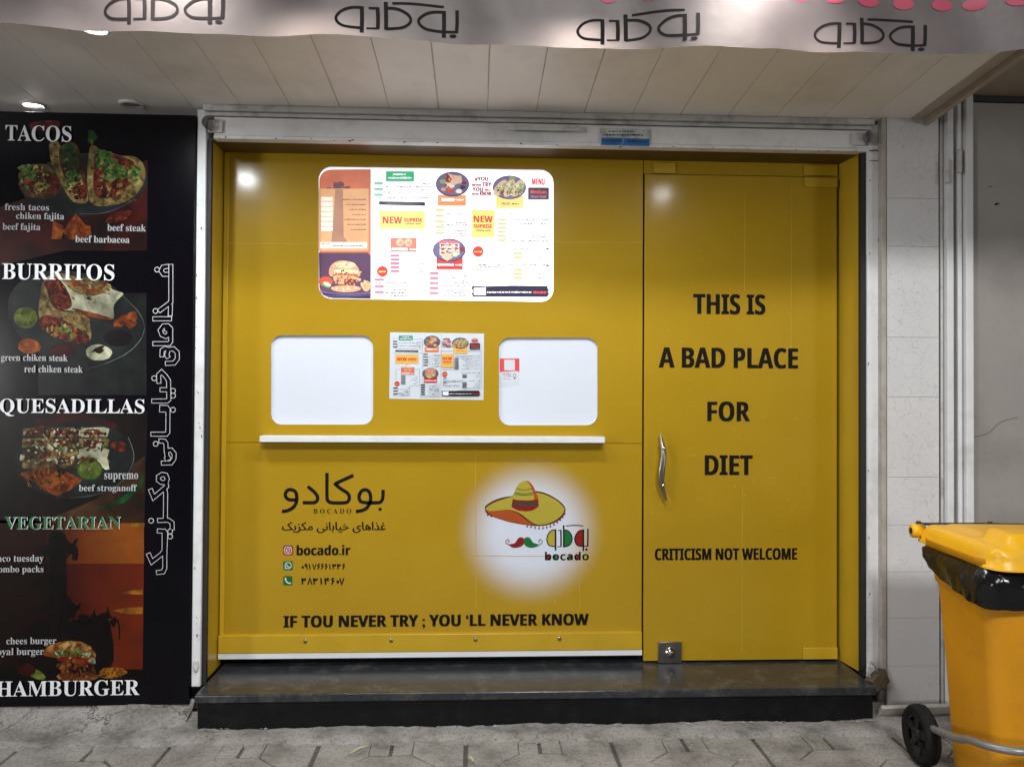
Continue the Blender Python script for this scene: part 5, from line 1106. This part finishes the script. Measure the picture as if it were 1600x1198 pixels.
g = B(); g.lathe([(.0, .0), (.0125, .0)], bp_(-.0225, -.045, .842), e1, 16); g.build('ear_hole', black_gap, lid)
g = B(); g.tube([bp_(.0, -.052, .866), bp_(BW*.5, -.054, .868), bp_(BW+.0, -.052, .866)], .005, 8)
for u in (.01, BW*.62): g.tube([bp_(u, -.052, .858), bp_(u, -.052, .877)], .008, 8)
g.build('hinge_rod', black_gap, bn_)
# wheels
zw, rw_ = .105, .105
for u, nm in ((-.028, 1), (BW-.01, 0)):
    c = bp_(u, -.0, zw); w = thing('wheel', (0, 0, 0), None, None); w.parent = bn_; w.location = c-Vector(bn_.location)
    prof = [(rw_*.70, 0), (rw_*.74, -.004), (rw_*.90, -.006), (rw_*.98, .004), (rw_, .016), (rw_, .030), (rw_*.98, .040), (rw_*.9, .046), (rw_*.74, .045), (rw_*.70, .042), (rw_*.70, 0)]
    g = B(); g.lathe(prof, c, e1, 40); g.build('tyre', tyre_m, w)
    g = B(); g.lathe([(0, -.004), (.022, -.004), (.026, .002), (.026, .03)], c, e1, 20); g.lathe([(0, .02), (rw_*.705, .02)], c, e1, 32); g.lathe([(rw_*.60, .004), (rw_*.70, .0), (rw_*.705, .02)], c, e1, 32)
    upv = Vector((0, 0, 1))
    for k in range(5):
        t_ = k*2*math.pi/5+.3; d = e2*math.cos(t_)+upv*math.sin(t_); pr = e2*-math.sin(t_)+upv*math.cos(t_)
        p0, p1 = c+d*.02+e1*.004, c+d*rw_*.66+e1*.004
        for sgn in (1,): 
            q = [p0+pr*.011, p0-pr*.011, p1-pr*.016, p1+pr*.016]; q2 = [p+e1*.016 for p in q]
            vq, vr = [g.bm.verts.new(p) for p in q], [g.bm.verts.new(p) for p in q2]
            g.bm.faces.new(vq); g.bm.faces.new(vr[::-1])
            for k2 in range(4): g.bm.faces.new((vq[k2], vq[(k2+1) % 4], vr[(k2+1) % 4], vr[k2]))
    g.build('hub', hub_m, w)
g = B(); g.tube([bp_(-.02, 0, zw), bp_(BW+.03, 0, zw)], .011, 10); g.build('axle', grey_tube, bn_)
# grey foot bar running from the axle round the front
fb = sm3([bp_(-.0, .0, 0.145), bp_(-.008, .12, 0.170), bp_(-.014, .26, 0.205), bp_(-.014, .32, 0.230), bp_(-.0, .395, 0.245), bp_(.05, .445, 0.252), bp_(.12, .455, 0.255), bp_(.32, .455, 0.255), bp_(.39, .445, 0.252), bp_(BW+.0, .395, 0.245), bp_(BW+.014, .26, 0.205), bp_(BW+.012, .0, 0.145)], 6)
g = B(); g.tube(fb, .0125, 12); g.build('foot_bar', grey_tube, bn_)
g = B(); g.box(-.03, .03, -.02, .02, -.02, .02, bev=.006, M=Matrix.Translation(bp_(-.005, .015, .05))); g.build('axle_bracket', hub_m, bn_)
# black bag hanging out under the lid
rg = random.Random(12); per = rrect(-.006, -.008, BW+.006, BD+.016, .06, 8)
per2 = []
for k in range(len(per)):
    a, b_ = per[k], per[(k+1) % len(per)]; m_ = max(1, int(math.hypot(b_[0]-a[0], b_[1]-a[1])/.012))
    per2 += [(a[0]+(b_[0]-a[0])*t/m_, a[1]+(b_[1]-a[1])*t/m_) for t in range(m_)]
nP = len(per2); rows = []
for j in range(10):
    rw = []; q = j/9
    for k, (u, v) in enumerate(per2):
        cu_, cv_ = u-BW/2, v-BD/2; L_ = math.hypot(cu_, cv_)
        s_ = min(1, max(0, v/BD))
        drop = .045+.085*math.sin(min(1, s_*1.15)*math.pi/2)**.8+.004*math.sin(k*.21)+.002*math.sin(k*.9+1)
        bul = -.012+(.012+.010*s_+.012*math.sin(math.pi*q)*(.7+.5*math.sin(k*.31+q*2))+.0022*math.sin(k*.83+q*5+math.sin(k*.17)*3)+.0014*math.sin(k*1.9-q*9))*min(1, q*3)
        rw.append(bp_(u+cu_/L_*bul, v+cv_/L_*bul, .812-.006*s_*s_-drop*q))
    rows.append(rw)
g = B(); g.grid(rows, wrap=True); tag(g.build('bin_bag', bagm), 'shiny black bag hanging out from under the yellow bin lid', 'bag')

# ================================================================== litter
straw = mat('dry_leaf', (.42, .38, .24, 1), .7, var=.2, scale=30); rg = random.Random(2)
def leaf_obj(px, py, L_, w, ang, label):
    c = PZ(px, py, .012); g = B(); d = Vector((math.cos(ang), math.sin(ang), 0)); nn = Vector((-d.y, d.x, 0))
    g.grid([[c+d*(t-.5)*L_+nn*w*math.sin(math.pi*t)*k+Vector((0, 0, .008*math.sin(3*t)+.003*k*k)) for k in (-1, 0, 1)] for t in [i/8 for i in range(9)]])
    tag(g.build('dry_leaf', straw), label, 'leaf', 'dry leaves on the pavement')
leaf_obj(562, 1172, .10, .006, .75, 'long pale dry leaf on the pavement below the white strip')
leaf_obj(735, 1187, .04, .008, 2.2, 'short dry leaf curled on the paving slabs near the middle')
g = B(); dust = mat('paint_flakes', (.30, .29, .27, 1), .8, var=.3, scale=50)
for k in range(170):
    x_ = rg.uniform(XS0+.05, XS1-.05); y_ = rg.uniform(YS+.01, -.03); r_ = rg.uniform(.0006, .0028); a0 = rg.uniform(0, 6)
    e_ = rg.uniform(.3, 1)
    g.face([(x_+math.cos(a0+t)*r_, y_+math.sin(a0+t)*r_*e_, ST_Z+.0006) for t in (0, 1.3, 2.6, 3.9, 5.1)])
for k in range(60):
    x_ = rg.uniform(XS0, XS1); r_ = rg.uniform(.003, .016)
    g.face([(x_+math.cos(t)*r_*1.6, YS-.004-rg.uniform(0, .012)-abs(math.sin(t))*r_*.5, .012+rg.uniform(0, .008)) for t in (0, 1.3, 2.6, 3.9, 5.1)])
tag(g.build('paint_flakes', dust), 'pale flakes of paint and dust scattered on the black doorstep', 'debris', kind='stuff')
